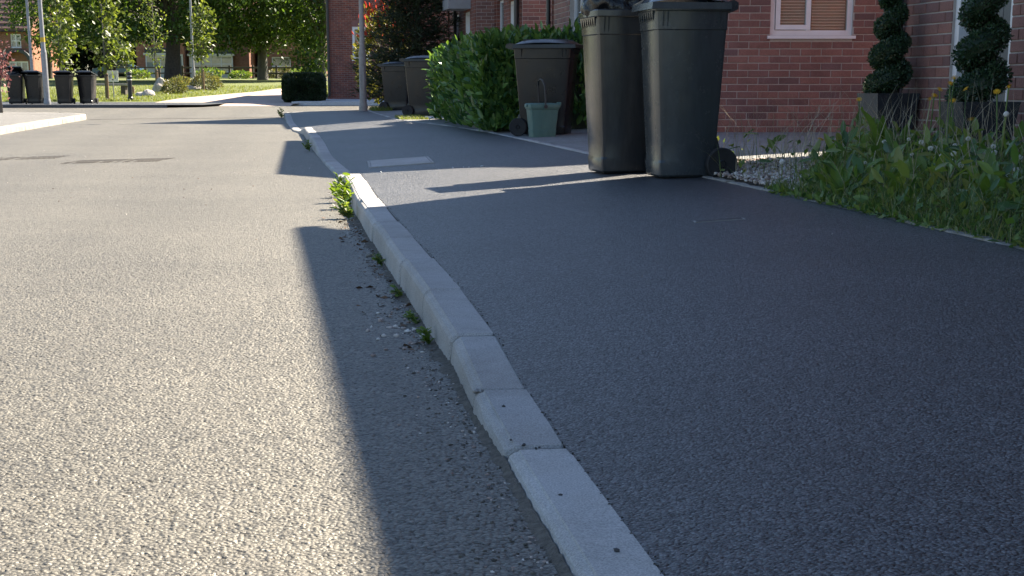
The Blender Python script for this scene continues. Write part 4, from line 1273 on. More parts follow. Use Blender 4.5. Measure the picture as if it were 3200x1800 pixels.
big_tree('broad tree with a grey trunk and low sunlit boughs right of centre', -17.9, 115, .33, (-17.2, 113.5, 9.4), (5.6, 5.0, 7.4), 430, 95, .6, .28, bark='bark_grey', seed=5, limbs=10, lowcut=2.9)
big_tree('leafy tree with a grey trunk close to the far gable', -12.6, 106, .3, (-12.4, 105.5, 8.6), (3.6, 4, 6.8), 260, 95, .55, .26, bark='bark_grey', seed=8)
big_tree('spreading dark tree behind the saplings on the left of the green', -28.0, 112, .32, (-28.0, 112, 9.2), (5.4, 5, 7.6), 420, 95, .6, .28, seed=12, lowcut=3.6)
big_tree('tree whose boughs hang in front of the tiled roof, far left', -37.0, 128, .25, (-36.6, 127, 8.4), (2.7, 3, 5.0), 130, 80, .5, .28, seed=15)
for k, (x, y, hgt, rx) in enumerate([(-64, 176, 9, 9), (-51, 168, 10, 9), (-40, 172, 10, 9), (-30, 166, 9.5, 8), (-21, 172, 10, 8), (-11, 168, 9.5, 8)]):
    lab = ['tall background tree behind the tiled roof at the far left edge', 'tall background tree above the tiled roof', 'tall background tree between the two left lamp posts', 'dark background tree left of the thick trunk',
           'dark background tree behind the thick oak', 'dark background tree behind the sunlit boughs'][k]
    big_tree(lab, x, y, .4, (x, y, hgt), (rx, 6, hgt - 1.2), 330, 70, .95, .6, leaf='leaf_back', seed=30 + k, limbs=4)

def sapling(label, x, y, th, cz, rad, n, size, seed, stake=True, trunk=.035, lean=0.0, leaf='leaf_sapling'):
    z = ZL(y) if y > 60 else .11
    t = thing('sapling', label, 'tree', (x, y, z), 0, 'young staked trees')
    rng = np.random.default_rng(seed); pr = random.Random(seed)
    mb = MB().tube([(x, y, z - .1), (x + lean * .3, y, z + th * .4), (x + lean, y, z + th)], [trunk, trunk * .75, trunk * .2], 7)
    P = []
    for k in range(26):
        h = z + cz - rad[1] + 2 * rad[1] * (k + .5) / 26
        rr = rad[0] * math.sqrt(max(.05, 1 - ((h - z - cz) / rad[1]) ** 2)) * pr.uniform(.55, 1.15)
        a = pr.uniform(0, 6.28)
        s = Vector((x + lean * .6, y, h - .25)); e = Vector((x + lean + rr * math.cos(a), y + rr * math.sin(a), h + .25))
        mb.tube([s, s.lerp(e, .5) + Vector((0, 0, .06)), e], [trunk * .35, trunk * .22, .004], 5)
        m = n // 26
        tt = rng.uniform(.3, 1.05, m)
        P.append(np.array(s)[None] + (np.array(e) - np.array(s))[None] * tt[:, None] + rng.normal(size=(m, 3)) * .13)
    mb.build('trunk', 'bark_grey', t, smooth=True)
    P = np.concatenate(P); m = len(P)
    leaves('crown', leaf, P, unit(rand_dirs(m) + np.array([0, 0, -.4])), unit(rand_dirs(m) * .7 + np.array([0, 0, 1.0])), RNG.uniform(.7, 1.3, m) * size, T_DIAMOND, t, (x, y, z))
    if stake:
        st = MB().lathe([(.045, z - .1), (.045, z + 1.0), (.02, z + 1.03)], 8, (x + .1, y - .12, 0)); so = st.build('stake', 'wood', t)
        MB().lathe([(.05, z + .93), (.05, z + .97)], 8, (x + .1, y - .12, 0)).build('tie', 'pipe_black', so)
sapling('young leafy tree just right of the banded lamp post', -17.9, 63.5, 4.6, 3.2, (.85, 1.7), 680, .20, 3)
sapling('young open crowned tree above the right end of the bin row', -16.3, 64.2, 4.6, 2.7, (1.0, 1.5), 620, .20, 5, True, .045)
sapling('slender staked tree behind the upright boulder', -16.9, 76, 4.8, 2.9, (.8, 1.6), 420, .13, 7)
sapling('thin staked tree beside the slim lamp post by the shrubs', -15.3, 79, 4.6, 2.7, (.85, 1.2), 620, .2, 9, True, .03)
sapling('low bushy young tree behind the bollard', -17.8, 74, 2.3, 1.75, (.75, .42), 330, .19, 13, False, .03)
sapling('small thin tree behind the third bin across the road', -19.6, 70, 4.0, 2.2, (.8, 1.4), 300, .17, 17, False, .03)
sapling('dark red leaved young tree at the left edge of the road', -11.95, 37.3, 1.3, 1.02, (.27, .32), 420, .085, 19, False, .045, 0.0, 'leaf_purple')

def bushy(name, label, c, rad, n, size, leaf, tmpl=T_DIAMOND, stem='bark', group=None, seed=1, cat='shrub', flat=False, up=.5):
    rng = np.random.default_rng(seed)
    base = (c[0], c[1], c[2] - rad[2])
    t = thing(name, label, cat, base, 0, group)
    d = rng.normal(size=(n, 3)); d /= np.linalg.norm(d, axis=1)[:, None]
    r = .55 + .45 * rng.uniform(0, 1, n) ** .45
    lump = 1 + .14 * np.sin(d[:, 0] * 6 + seed) * np.sin(d[:, 2] * 5) + .1 * np.sin(d[:, 1] * 8 + d[:, 0] * 7)
    if flat:
        e = d / (np.abs(d) ** 7).sum(1)[:, None] ** (1 / 7)
        P = np.array(c) + e * (.84 + .17 * r)[:, None] * np.array(rad)
        sm = MB(); bx = [v_ * .8 for v_ in rad]; sm.box(c[0] - bx[0], c[0] + bx[0], c[1] - bx[1], c[1] + bx[1], c[2] - rad[2], c[2] + bx[2], None, .1); sm.build('filler_core', leaf, t)
    else: P = np.array(c) + d * (r * lump)[:, None] * np.array(rad)
    D = unit(d + rand_dirs(n) * .6 + np.array([0, 0, up])); U = unit(rand_dirs(n) + d * .5 + np.array([0, 0, .6]))
    st = MB()
    for k in range(7):
        a = rng.uniform(0, 6.28); h = rng.uniform(.5, .9)
        st.tube([base, (c[0] + rad[0] * .35 * math.cos(a), c[1] + rad[1] * .35 * math.sin(a), base[2] + rad[2] * .8), (c[0] + rad[0] * .7 * math.cos(a), c[1] + rad[1] * .7 * math.sin(a), base[2] + rad[2] * 2 * h)], [.03 * rad[2] + .008, .018 * rad[2] + .005, .003], 5)
    st.build('stems', stem, t)
    leaves('foliage', leaf, P, D, U, rng.uniform(.65, 1.3, n) * size, tmpl, t, base)
    return t
bushy('clipped_hedge', 'dark clipped block of hedge at the corner of the far gable', (-7.95, 61.2, .62), (.72, .9, .50), 9000, .10, 'leaf_hedge', group=None, seed=3, cat='hedge', flat=True)
bushy('low_shrub', 'rounded pale shrub in front of the slim lamp post', (-15.4, 73.0, .62), (.55, .5, .42), 1300, .10, 'leaf_shrub', seed=4, group='low shrubs on the green')
bushy('low_shrub', 'wide pale shrub right of the slim lamp post', (-15.3, 80.0, .86), (.75, .6, .42), 1500, .10, 'leaf_shrub', seed=5, group='low shrubs on the green')
bushy('low_shrub', 'small dark shrub left of the slim lamp post', (-16.6, 80.5, .80), (.5, .5, .36), 900, .10, 'leaf_shrub', seed=6, group='low shrubs on the green')
for k, (x, y, r_) in enumerate([(-29.5, 126.5, .7), (-24, 126.8, .8), (-21.5, 126.5, .6), (-18.5, 130, .9), (-16.6, 126.8, .8)]):
    bushy('low_shrub', ['scrubby growth at the left of the rail fence', 'scrubby growth under the rail fence below the bay window', 'scrubby growth under the rail fence by the orange wall', 'pale scrub in front of the white window of the gabled house', 'scrubby growth at the right end of the rail fence'][k],
          (x, y, ZL(y) + r_ * .45), (r_ * 1.4, .6, r_ * .5), 700, .16, 'leaf_shrub' if k == 3 else 'leaf_weed', seed=20 + k, group='scrub along the rail fence')

# conifer and red tipped bush in the garden by the lamp post
cx, cy_, cz0 = -2.25, 37.6, .2
t = thing('conifer', 'dark feathery conifer behind the two bins by the lamp post', 'tree', (cx, cy_, cz0))
mb = MB().tube([(cx, cy_, cz0 - .1), (cx + .05, cy_, 2.0), (cx, cy_, 4.6)], [.09, .06, .01], 8)
P = []; D = []
rng = np.random.default_rng(21)
for k in range(210):
    h = .12 + 4.2 * (k / 210) ** 1.15; a = k * 2.399 + rng.uniform(-.3, .3)
    rr = (1.42 * (1 - h / 4.9) + .12) * rng.uniform(.65, 1.12)
    up = rng.uniform(.05, .45)
    s = np.array([cx, cy_, cz0 + h]); e = s + np.array([rr * math.cos(a), rr * math.sin(a), rr * up])
    mb.tube([s, (s + e) / 2 + np.array([0, 0, -.05]), e], [.018, .010, .003], 4)
    m = 95
    tt = rng.uniform(.15, 1.03, m) ** .8
    P.append(s + (e - s) * tt[:, None] + rng.normal(size=(m, 3)) * (.05 + .07 * (1 - tt))[:, None])
    D.append((e - s)[None] * .8 + rng.normal(size=(m, 3)) * .45)
mb.build('trunk', 'bark', t)
P = np.concatenate(P); D = unit(np.concatenate(D)); n = len(P)
leaves('crown', 'leaf_conifer', P, D, rand_dirs(n, 1.0), RNG.uniform(.09, .19, n), T_NEEDLE, t, (cx, cy_, cz0))
t = bushy('photinia_bush', 'yellow green bush with bright red shoot tips beside the lamp post', (-3.05, 39.2, 1.45), (.75, .6, 1.15), 2600, .12, 'leaf_photinia', T_LAUREL, seed=9)
rng = np.random.default_rng(5); n = 170
d = rng.normal(size=(n, 3)); d[:, 2] = np.abs(d[:, 2]) + .4; d = unit(d)
P = np.array((-3.0, 39.1, 1.5)) + d * np.array((.8, .6, 1.25)) * rng.uniform(.9, 1.12, n)[:, None]
leaves('red_shoots', 'leaf_red', P, unit(d + np.array([0, 0, 1.2])), rand_dirs(n), rng.uniform(.1, .17, n), T_LAUREL, t, tuple(t.location))['kind'] = 'stuff'

# laurel hedge: a run along the pavement and a return behind the middle bin
t = thing('laurel_hedge', 'glossy green laurel hedge behind the caddy and middle bin', 'hedge', (-.5, 20, .19))
toff = np.array(t.location)
rng = np.random.default_rng(31)
def hedge_run(A, B_, w, h0, h1, n):
    """points near the surface of a rounded bank from A to B; w = half width"""
    A = np.array(A); B_ = np.array(B_); d = (B_ - A) / np.linalg.norm(B_ - A); nr = np.array([d[1], -d[0]])
    s = rng.uniform(-.03, 1.03, n); q = rng.uniform(0, 1, n)
    ang = q * math.pi * 1.0
    e = .45
    cs = np.sign(np.cos(ang)) * np.abs(np.cos(ang)) ** e; sn = np.abs(np.sin(ang)) ** e
    H = h0 + (h1 - h0) * s + .07 * np.sin(s * 23) + .05 * np.sin(s * 51 + 1)
    W_ = w * (1 + .08 * np.sin(s * 31))
    k = rng.uniform(.8, 1.04, n)
    lat = cs * W_ * k; z = np.clip(sn * H * k, .02, 3)
    side = np.abs(cs) > .97
    z = np.where(side, rng.uniform(.02, 1, n) * H * .95, z)
    P = np.stack([A[0] + d[0] * s * np.linalg.norm(B_ - A) + nr[0] * lat, A[1] + d[1] * s * np.linalg.norm(B_ - A) + nr[1] * lat, .19 + z], 1)
    out = np.stack([nr[0] * cs, nr[1] * cs, sn * .6 + .15], 1)
    m = n // 6
    for end, sg, hh in ((A, -1, h0), (B_, 1, h1)):     # rounded ends
        la = rng.uniform(-1, 1, m); zz = rng.uniform(.02, 1, m); bul = sg * (.05 + .22 * (1 - la ** 2)) * rng.uniform(.7, 1.1, m)
        P = np.concatenate([P, np.stack([end[0] + nr[0] * la * w + d[0] * bul, end[1] + nr[1] * la * w + d[1] * bul, .19 + zz * hh], 1)])
        out = np.concatenate([out, np.stack([np.full(m, d[0] * sg), np.full(m, d[1] * sg), .2 + zz * .3], 1)])
    return P, unit(out)
runs = [((.02, 19.35), (-.85, 25.6), .42, 1.06, .98, 7600), ((-.1, 19.5), (1.25, 19.7), .42, 1.06, 1.12, 3600), ((.5, 20.1), (-.2, 25.6), .55, 1.08, 1.0, 2600)]
PP, OO = zip(*[hedge_run(*r_) for r_ in runs])
P = np.concatenate(PP); O_ = np.concatenate(OO); n = len(P)
D = unit(O_ * .75 + rng.normal(size=(n, 3)) * .5 + np.array([0, 0, .75])); U = unit(O_ + rng.normal(size=(n, 3)) * .35 + np.array([0, 0, .5]))
size = .07 + .12 * rng.uniform(0, 1, n) ** 1.3
vis = np.argsort(P[:, 1] * .5 + P[:, 0] * 3.0 + rng.uniform(0, 2.5, n))[:270]       # leaves of the two faces towards the road
mask = np.ones(n, bool); mask[vis] = False
leaves('foliage', 'leaf_laurel', P[mask], D[mask], U[mask], size[mask], T_LAUREL, t, toff)['kind'] = 'stuff'
lm = np_mesh('leaf', *[(v, f) for v, f in [(T_LAUREL[0], np.array(T_LAUREL[1]))]][0]); lm.materials.append(MATS['leaf_laurel'])
for i in vis:
    y_ = Vector(D[i]); x_ = y_.cross(Vector(U[i])).normalized(); z_ = x_.cross(y_)
    o = bpy.data.objects.new('leaf', lm); COL.objects.link(o); o.parent = t
    M = Matrix((x_, y_, z_)).transposed().to_4x4(); M = Matrix.Translation(Vector(P[i] - toff)) @ M @ Matrix.Scale(size[i], 4)
    o.matrix_basis = M
core = MB()  # unseen solid filler, added to stop light passing through the leaves
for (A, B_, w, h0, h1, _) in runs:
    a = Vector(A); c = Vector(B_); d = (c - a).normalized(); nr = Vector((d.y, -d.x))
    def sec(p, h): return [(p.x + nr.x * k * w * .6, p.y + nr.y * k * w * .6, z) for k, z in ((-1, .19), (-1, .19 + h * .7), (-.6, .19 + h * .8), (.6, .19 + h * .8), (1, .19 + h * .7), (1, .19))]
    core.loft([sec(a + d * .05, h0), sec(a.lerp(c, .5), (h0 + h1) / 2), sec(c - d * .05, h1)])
core.build('filler_core', 'leaf_hedge', t)

# spiral topiaries in square planters
def topiary(label, x, y, z, hgt, r0, r1, turns, ph, n, seed):
    t = thing('spiral_topiary', label, 'topiary', (x, y, z), 0, 'spiral topiaries by the door')
    rng = np.random.default_rng(seed)
    s = rng.uniform(0, 1, n) ** 1.25
    def ctr(s):
        a = ph + s * turns * 2 * np.pi; off = (r0 * .50 * (1 - s) + r1 * .50 * s)
        return np.stack([x + off * np.cos(a), y + off * np.sin(a), z + .05 + s * hgt], -1)
    rad = (r0 * .60 * (1 - s) + r1 * .80 * s)
    d = unit(rng.normal(size=(n, 3)))
    P = ctr(s) + d * (rad * rng.uniform(.82, 1.04, n))[:, None] * np.array([1, 1, .92])
    P[:, 2] = np.maximum(P[:, 2], z + .01)
    leaves('foliage', 'leaf_box', P, unit(d + rng.normal(size=(n, 3)) * .5 + np.array([0, 0, .3])), unit(d + rng.normal(size=(n, 3)) * .5), rng.uniform(.013, .025, n), T_DIAMOND, t, (x, y, z))['kind'] = 'stuff'
    cs = np.linspace(0, 1, 60); C = ctr(cs)
    MB().tube([tuple(p) for p in C], [float(v) for v in (r0 * .60 * (1 - cs) + r1 * .80 * cs) * .8], 8).build('filler_core', 'leaf_hedge', t)
    MB().tube([(x, y, z - .05), (x, y, z + hgt + .1)], [.022, .012], 7).build('stem', 'bark', t)
def planter(label, x, y, z, h, w0, w1, rz):
    t = thing('planter', label, 'planter', (x, y, z), R(rz), 'square planters by the door')
    b = MB()
    def sq(w, zz): return [(-w, -w, zz), (w, -w, zz), (w, w, zz), (-w, w, zz)]
    b.loft([sq(w0, 0), sq(w0 + (w1 - w0) * .5, h * .5), sq(w1, h), sq(w1 - .018, h), sq(w1 - .022, h - .05)], True, False)
    b.build('pot', 'planter', t, rel=False)
    MB().loft([sq(w1 - .03, h - .08), sq(w1 - .02, h - .045)], False, True).build('soil', 'soil', t, rel=False)
planter('dark square planter to the left of the front door', 2.765, 11.75, .25, .44, .12, .168, 14)
planter('dark square planter to the right of the front door, nearest the weeds', 2.86, 9.78, .25, .40, .13, .185, 8)
topiary('spiral clipped box tree left of the front door', 2.765, 11.75, .66, .70, .165, .07, 3.35, 2.2, 17000, 3)
topiary('spiral clipped box tree right of the front door', 2.86, 9.78, .62, .95, .175, .085, 3.9, 2.6, 18000, 4)

# ------------------------------------------------------------------ the weedy bed
V = []; F = []
yy = list(np.arange(3.2, 11.3, .3))
for y in yy: V += [(RX(y) + .05, y, ZG(RX(y) + .05, y) + .006), (RX(y) + .7, y, ZG(RX(y) + .7, y) + .02), (BX(y) - .15, y, ZG(BX(y), y) + .01)]
for j in range(len(yy) - 1):
    for k in range(2): F.append((j * 3 + k, j * 3 + k + 1, j * 3 + 4 + k, j * 3 + 3 + k))
struct(MB().add(V, F).build('garden_bed', 'soil', smooth=True))
rng = np.random.default_rng(77)
def bed_pts(n, y0=4.0, y1=10.9, bias=1.0, x1=None, keep_gravel=True, clump=False):
    out = []
    while len(out) < n:
        y = rng.uniform(y0, y1); a = RX(y) + .03; c = BX(y) - .12 if x1 is None else RX(y) + x1
        if y > 8.9 and x1 is None: c -= .42
        x = a + (c - a) * rng.uniform(0, 1) ** bias
        if keep_gravel:
            if y > 8.1 and x - a < (y - 8.1) * .47 and rng.uniform() < .95: continue      # stony corner next to the bins
        if clump and math.sin(x * 9.1 + 2.0 * math.sin(y * 5.3)) * math.sin(y * 7.7 + 1.5 * math.sin(x * 6.1)) < rng.uniform(-1, .35): continue
        out.append((x, y, ZG(x, y) + .01))
    return np.array(out)
P = bed_pts(10000, clump=True); n = len(P)
P[:, 2] += rng.uniform(0, 1, n) ** 1.4 * .17 * (.35 + .65 * np.clip((P[:, 0] - np.array([RX(y) for y in P[:, 1]])) / .35, 0, 1))
stuff(leaves('weeds', 'leaf_weed', P, rand_dirs(n, .35), rand_dirs(n, 1.6), rng.uniform(.018, .055, n), T_DIAMOND))
P = bed_pts(2300, clump=True); n = len(P); P[:, 2] += rng.uniform(0.02, .24, n)
stuff(leaves('weeds', 'leaf_weed', P, rand_dirs(n, .5), rand_dirs(n, 1.0), rng.uniform(.05, .12, n), T_LAUREL))
P = bed_pts(11000)
stuff(blades('grass', 'blade', P, rng.uniform(.06, .27, len(P)) , rng.uniform(.0012, .0030, len(P)), rng.uniform(.1, 1.1, len(P))))
P = bed_pts(900, 4.0, 8.5, 1.0, .12, False, True); n = len(P); P[:, 0] -= .05
stuff(leaves('weeds', 'leaf_weed', P, rand_dirs(n, .3), rand_dirs(n, 1.6), rng.uniform(.02, .055, n), T_LAUREL))
P = bed_pts(2400, 4.0, 8.6, 1.0, .16, False); P[:, 0] -= rng.uniform(0, .06, len(P))
stuff(blades('grass', 'blade', P, rng.uniform(.03, .10, len(P)), rng.uniform(.0012, .003, len(P)), rng.uniform(.3, 1.4, len(P))))
P = bed_pts(700, 6.3, 10.9, .7, None, False)
stuff(blades('dry_grass', 'straw', P, rng.uniform(.30, .62, len(P)), rng.uniform(.0012, .0022, len(P)), rng.uniform(.05, .8, len(P)), seg=4))
# gravel in the corner
ico = bmesh.new(); bmesh.ops.create_icosphere(ico, subdivisions=1, radius=1.0)
IV = np.array([v.co for v in ico.verts]); IF = np.array([[v.index for v in f.verts] for f in ico.faces]); ico.free()
def stones(name, mat, pts, smin, smax, label=None, parent=None):
    n = len(pts); sc = rng.uniform(smin, smax, n)
    A = rng.uniform(.5, 1.3, (n, 1, 3)) * np.array([1, 1, .7]); a = rng.uniform(0, 6.28, n)
    V = IV[None] * (1 + rng.uniform(-.25, .25, (n, len(IV), 1))) * A * sc[:, None, None]
    ca, sa = np.cos(a)[:, None], np.sin(a)[:, None]
    V = np.stack([V[:, :, 0] * ca - V[:, :, 1] * sa, V[:, :, 0] * sa + V[:, :, 1] * ca, V[:, :, 2]], 2) + np.asarray(pts)[:, None, :]
    F = (IF[None] + (np.arange(n) * len(IV))[:, None, None]).reshape(-1, 3)
    return link(name, np_mesh(name, V.reshape(-1, 3), F), mat, parent)
m, nt, b = new_mat('chippings')
r_ = ramp(nt, [(0, (.24, .17, .145)), (.35, (.42, .33, .28)), (.65, (.55, .48, .43)), (1, (.72, .69, .64))], rnd_val(nt)); L(nt, r_.outputs[0], b.inputs['Base Color']); b.inputs['Roughness'].default_value = .8
MATS['chippings'] = m
pts = []
while len(pts) < 5200:
    y = rng.uniform(7.9, 11.1); x = RX(y) + .05 + rng.uniform(0, 1.2)
    if x > BX(y) - .4: continue
    pts.append((x, y, ZG(x, y) + .018 + rng.uniform(0, .012)))
stuff(stones('gravel', 'chippings', pts, .008, .017))

# docks: rosettes of broad leaves, each leaf a piece
def dock_leaf(n=7, seed=0):
    rg = random.Random(seed); V = []; F = []
    for k in range(n + 1):
        t = k / n
        w = .17 * math.sin(math.pi * min(1, t * .92 + .06)) ** .75 * (1.05 - .35 * t)
        z = .34 * t - .30 * t * t
        rip = .018 * math.sin(k * 2.3 + seed)
        V += [(-w, t, z + .035 + rip), (0, t, z), (w, t, z + .035 - rip)]
    for k in range(n):
        F += [(3 * k, 3 * k + 1, 3 * k + 4, 3 * k + 3), (3 * k + 1, 3 * k + 2, 3 * k + 5, 3 * k + 4)]
    me = bpy.data.meshes.new('leaf'); me.from_pydata(V, [], F); me.materials.append(MATS['leaf_dock'])
    me.polygons.foreach_set('use_smooth', np.ones(len(me.polygons), dtype=bool)); return me
DL = [dock_leaf(7, s) for s in range(4)]
def dock(label, x, y, nl, ln, tilt, seed):
    z = ZG(x, y)
    t = thing('dock_plant', label, 'plant', (x, y, z), 0, 'broad leaved docks in the weedy bed')
    rg = random.Random(seed)
    for k in range(nl):
        o = bpy.data.objects.new('leaf', DL[rg.randrange(4)]); COL.objects.link(o); o.parent = t
        o.location = (0, 0, .01); s = ln * rg.uniform(.8, 1.3)
        o.scale = (s * rg.uniform(.85, 1.2), s, s); o.rotation_euler = (R(tilt + rg.uniform(-18, 18)), R(rg.uniform(-12, 12)), k * 2.4 + rg.uniform(-.4, .4))
docks = [(2.12, 9.05, 7, .36, 62, 'tallest upright dock before the left planter'), (2.02, 8.55, 6, .28, 30, 'broad spreading dock below the tallest one'), (1.92, 8.0, 6, .22, 45, 'dock in the middle of the weedy bed'),
         (1.62, 7.95, 6, .2, 50, 'small dock near the edging by the stony corner'), (1.78, 7.35, 5, .16, 55, 'small dock at the edging in the middle of the bed'), (2.15, 7.2, 7, .26, 50, 'leafy dock under the white clover'),
         (1.93, 6.45, 6, .22, 55, 'dock by the edging below the clover'), (2.2, 6.35, 7, .20, 60, 'dock with narrow leaves near the right edge'), (1.95, 9.3, 6, .22, 45, 'dock at the margin of the gravel'), (2.25, 8.1, 5, .24, 50, 'dock behind the clover patch'), (1.57, 7.6, 6, .17, 40, 'low dock overhanging the pale edging halfway along')]
for k, (x, y, nl, ln, tl, lab) in enumerate(docks): dock(lab, x, y, nl, ln, tl, 40 + k)
# white clover
def clover_mesh():
    mb = MB(); rg = random.Random(3)
    for k in range(34):
        a = k * 2.399; u = 1 - 2 * (k + .5) / 34
        rr = math.sqrt(1 - u * u); d = Vector((rr * math.cos(a), rr * math.sin(a), u * .9))
        b = d * .35; e = d * rg.uniform(.9, 1.1); s = d.orthogonal().normalized() * .17; q = d.cross(s).normalized() * .17
        mb.add([b, e + s, e + q, e - s, e - q], [(0, 1, 2), (0, 2, 3), (0, 3, 4), (0, 4, 1), (1, 4, 3, 2)])
    me = bpy.data.meshes.new('flower_head'); me.from_pydata(mb.v, [], mb.f); me.materials.append(MATS['clover_white']); return me
CM = clover_mesh()
STEM = MB().tube([(0, 0, 0), (.06, 0, .5), (0, 0, 1)], .012, 5)
SM = bpy.data.meshes.new('stem'); SM.from_pydata(STEM.v, [], STEM.f); SM.materials.append(MATS['leaf_weed'])
def flower(name, label, cat, group, head, x, y, h, r, tilt=(0, 0), stem=SM):
    t = thing(name, label, cat, (x, y, ZG(x, y)), rng.uniform(0, 6), group)
    o = bpy.data.objects.new('stem', stem); COL.objects.link(o); o.parent = t; o.scale = (.3, .3, h)
    o = bpy.data.objects.new('flower_head', head); COL.objects.link(o); o.parent = t; o.location = (0, 0, h); o.scale = (r, r, r); o.rotation_euler = (tilt[0], tilt[1], 0)
for k in range(42):
    y = rng.uniform(6.0, 8.4); x = RX(y) + rng.uniform(.34, .95)
    flower('clover_flower', 'white clover flower head among the weeds towards the right edge', 'flower', 'white clover in the weedy bed', CM, x, y, rng.uniform(.15, .27), rng.uniform(.009, .015))
mb = MB()
for ring_, (nn, rr, zz) in enumerate(((12, 1.0, .18), (10, .7, .30), (7, .38, .38))):
    for k in range(nn):
        a = 6.283 * k / nn + ring_ * .3; c, s = math.cos(a), math.sin(a)
        mb.add([(0, 0, .08), (c * rr - s * .12, s * rr + c * .12, zz), (c * rr * 1.06, s * rr * 1.06, zz), (c * rr + s * .12, s * rr - c * .12, zz)], [(0, 1, 2), (0, 2, 3)])
mb.lathe([(.1, -.35), (.3, -.25), (.32, .05), (.1, .1)], 8)
HM = bpy.data.meshes.new('flower_head'); HM.from_pydata(mb.v, [], mb.f); HM.materials.append(MATS['petal_yellow'])
for (x, y, h) in ((2.26, 8.55, .47), (2.30, 8.6, .50), (2.33, 8.5, .53), (2.28, 8.7, .45), (2.36, 8.55, .44), (2.40, 8.45, .50), (2.32, 8.4, .56), (2.45, 8.5, .34), (2.26, 7.45, .50), (2.33, 7.5, .52), (2.50, 7.6, .58), (2.0, 9.2, .45)):
    flower('hawkweed_flower', 'small yellow flower on a thin stalk in front of the planters', 'flower', 'yellow hawkweed by the planters', HM, x, y, h, .017, (.7, .3))
flower('dandelion', 'single yellow dandelion at the left of the weedy bed', 'flower', None, HM, 1.75, 9.0, .24, .02, (.5, 0))
fl = MB().lathe([(.05, -.9), (.75, -.6), (1, 0), (.75, .7), (.1, .95)], 10)
FM = bpy.data.meshes.new('flower_head'); FM.from_pydata(fl.v, [], fl.f); FM.materials.append(MATS['seed_fluff'])
flower('dandelion_clock', 'white dandelion clock low down near the gravel', 'flower', None, FM, 1.52, 8.9, .13, .018)
flower('seed_head', 'large pale seed head on a long stalk at the right edge', 'flower', None, FM, 2.28, 7.35, .40, .014, (.5, .8))

# weeds in the gutter, chips and litter along the kerb
def gutter_weed(label, x, y, nl, ln, seed, mat='leaf_kerb', hgt=.16):
    t = thing('gutter_weed', label, 'weed', (x, y, 0), 0, 'weeds growing along the kerb')
    rg = np.random.default_rng(seed); st = MB(); P = []; D = []
    for k in range(nl):
        a = rg.uniform(0, 6.28); h = hgt * rg.uniform(.4, 1.1); r_ = rg.uniform(.02, .5) * hgt
        e = np.array([r_ * math.cos(a) - .03, r_ * math.sin(a), h])
        st.tube([(0, 0, 0), tuple(e * .5 + np.array([0, 0, .01])), tuple(e)], [.003, .0025, .0012], 5)
        for j in range(9):
            tt = .2 + .8 * j / 8
            P.append(e * tt); aa = rg.uniform(0, 6.28); D.append((math.cos(aa), math.sin(aa), rg.uniform(.1, .9)))
    st.build('stems', mat, t, rel=False)
    P = np.array(P); n = len(P)
    leaves('leaves', mat, P, np.array(D), unit(rg.normal(size=(n, 3)) * .5 + np.array([0, 0, 1.0])), rg.uniform(.6, 1.2, n) * ln, T_LAUREL, t)
def gx(y): return KX(y) - .135
gutter_weed('tall bright sunlit weed in the gutter against the kerb', gx(10.3) - .02, 10.3, 12, .055, 3, hgt=.17)
gutter_weed('bushy sunlit weed in the gutter in front of the tall one', gx(9.75) - .03, 9.75, 12, .046, 4, hgt=.14)
gutter_weed('low sunlit weed in the gutter beyond the tall one', gx(10.75) - .03, 10.75, 11, .045, 6, hgt=.11)
gutter_weed('spreading shaded weed at the kerb where the shadow begins', gx(9.0) - .04, 9.0, 14, .045, 5, 'leaf_weed', .11)
gutter_weed('small weed at the kerb foot beyond the raised stones', gx(18.4) - .04, 18.4, 8, .05, 8, 'leaf_weed', .1)
gutter_weed('small sunlit weed at the junction corner of the kerb', gx(36.4) - .05, 36.4, 9, .07, 9, hgt=.2)
gutter_weed('tiny weed at the kerb foot beside scattered chips', gx(5.6) - .01, 5.6, 5, .02, 10, 'leaf_weed', .05)
gutter_weed('tiny yellowish weed low against the kerb face', gx(4.95) - .01, 4.95, 5, .022, 11, 'leaf_weed', .045)
gutter_weed('tiny bright weed at the kerb just beyond the dropped stone', gx(4.55) - .01, 4.55, 6, .022, 12, 'leaf_kerb', .045)
gutter_weed('small weed at the kerb among dry leaves', gx(6.6) - .01, 6.6, 5, .025, 13, 'leaf_weed', .05)
pts = []
for k in range(1300):
    y = 2.3 + rng.uniform(0, 1) ** 1.2 * 9; x = gx(y) - abs(rng.normal(0, .06)) - .002; pts.append((x, y, .005))
stuff(stones('grit', 'silt', pts[:900], .0015, .005)); stuff(stones('gutter_chips', 'chippings', pts[900:], .0015, .005))
# silt washed against the foot of the kerb: a thin bank with a ragged edge
V = []; F = []; ys_ = np.arange(2.2, 11.6, .02)
for k, y in enumerate(ys_):
    w_ = (.03 + .025 * math.sin(y * 3.1) * math.sin(y * 7.3 + 1) + .014 * math.sin(y * 31)) * (1 if y > 4 else .45) + rng.uniform(-.008, .008); w_ = max(.006, w_)
    V += [(gx(y) + .012, y, .013 + rng.uniform(-.004, .004)), (gx(y) - w_ * .5, y, .0055 + rng.uniform(-.0025, .0025)), (gx(y) - w_, y, .0005)]
    if k: F += [(3 * k - 3, 3 * k - 2, 3 * k + 1, 3 * k), (3 * k - 2, 3 * k - 1, 3 * k + 2, 3 * k + 1)]
stuff(MB().add(V, F).build('gutter_silt', 'silt', smooth=True))
pts = [(gx(y) - rng.uniform(.01, .2), y, .006) for y in rng.uniform(4.3, 5.2, 26)]
stuff(stones('gutter_pebbles', 'chippings', pts, .006, .012))
P = np.array([(gx(y) - abs(rng.normal(0, .07)), y, .006) for y in rng.uniform(4.4, 9, 150)]); n = len(P)
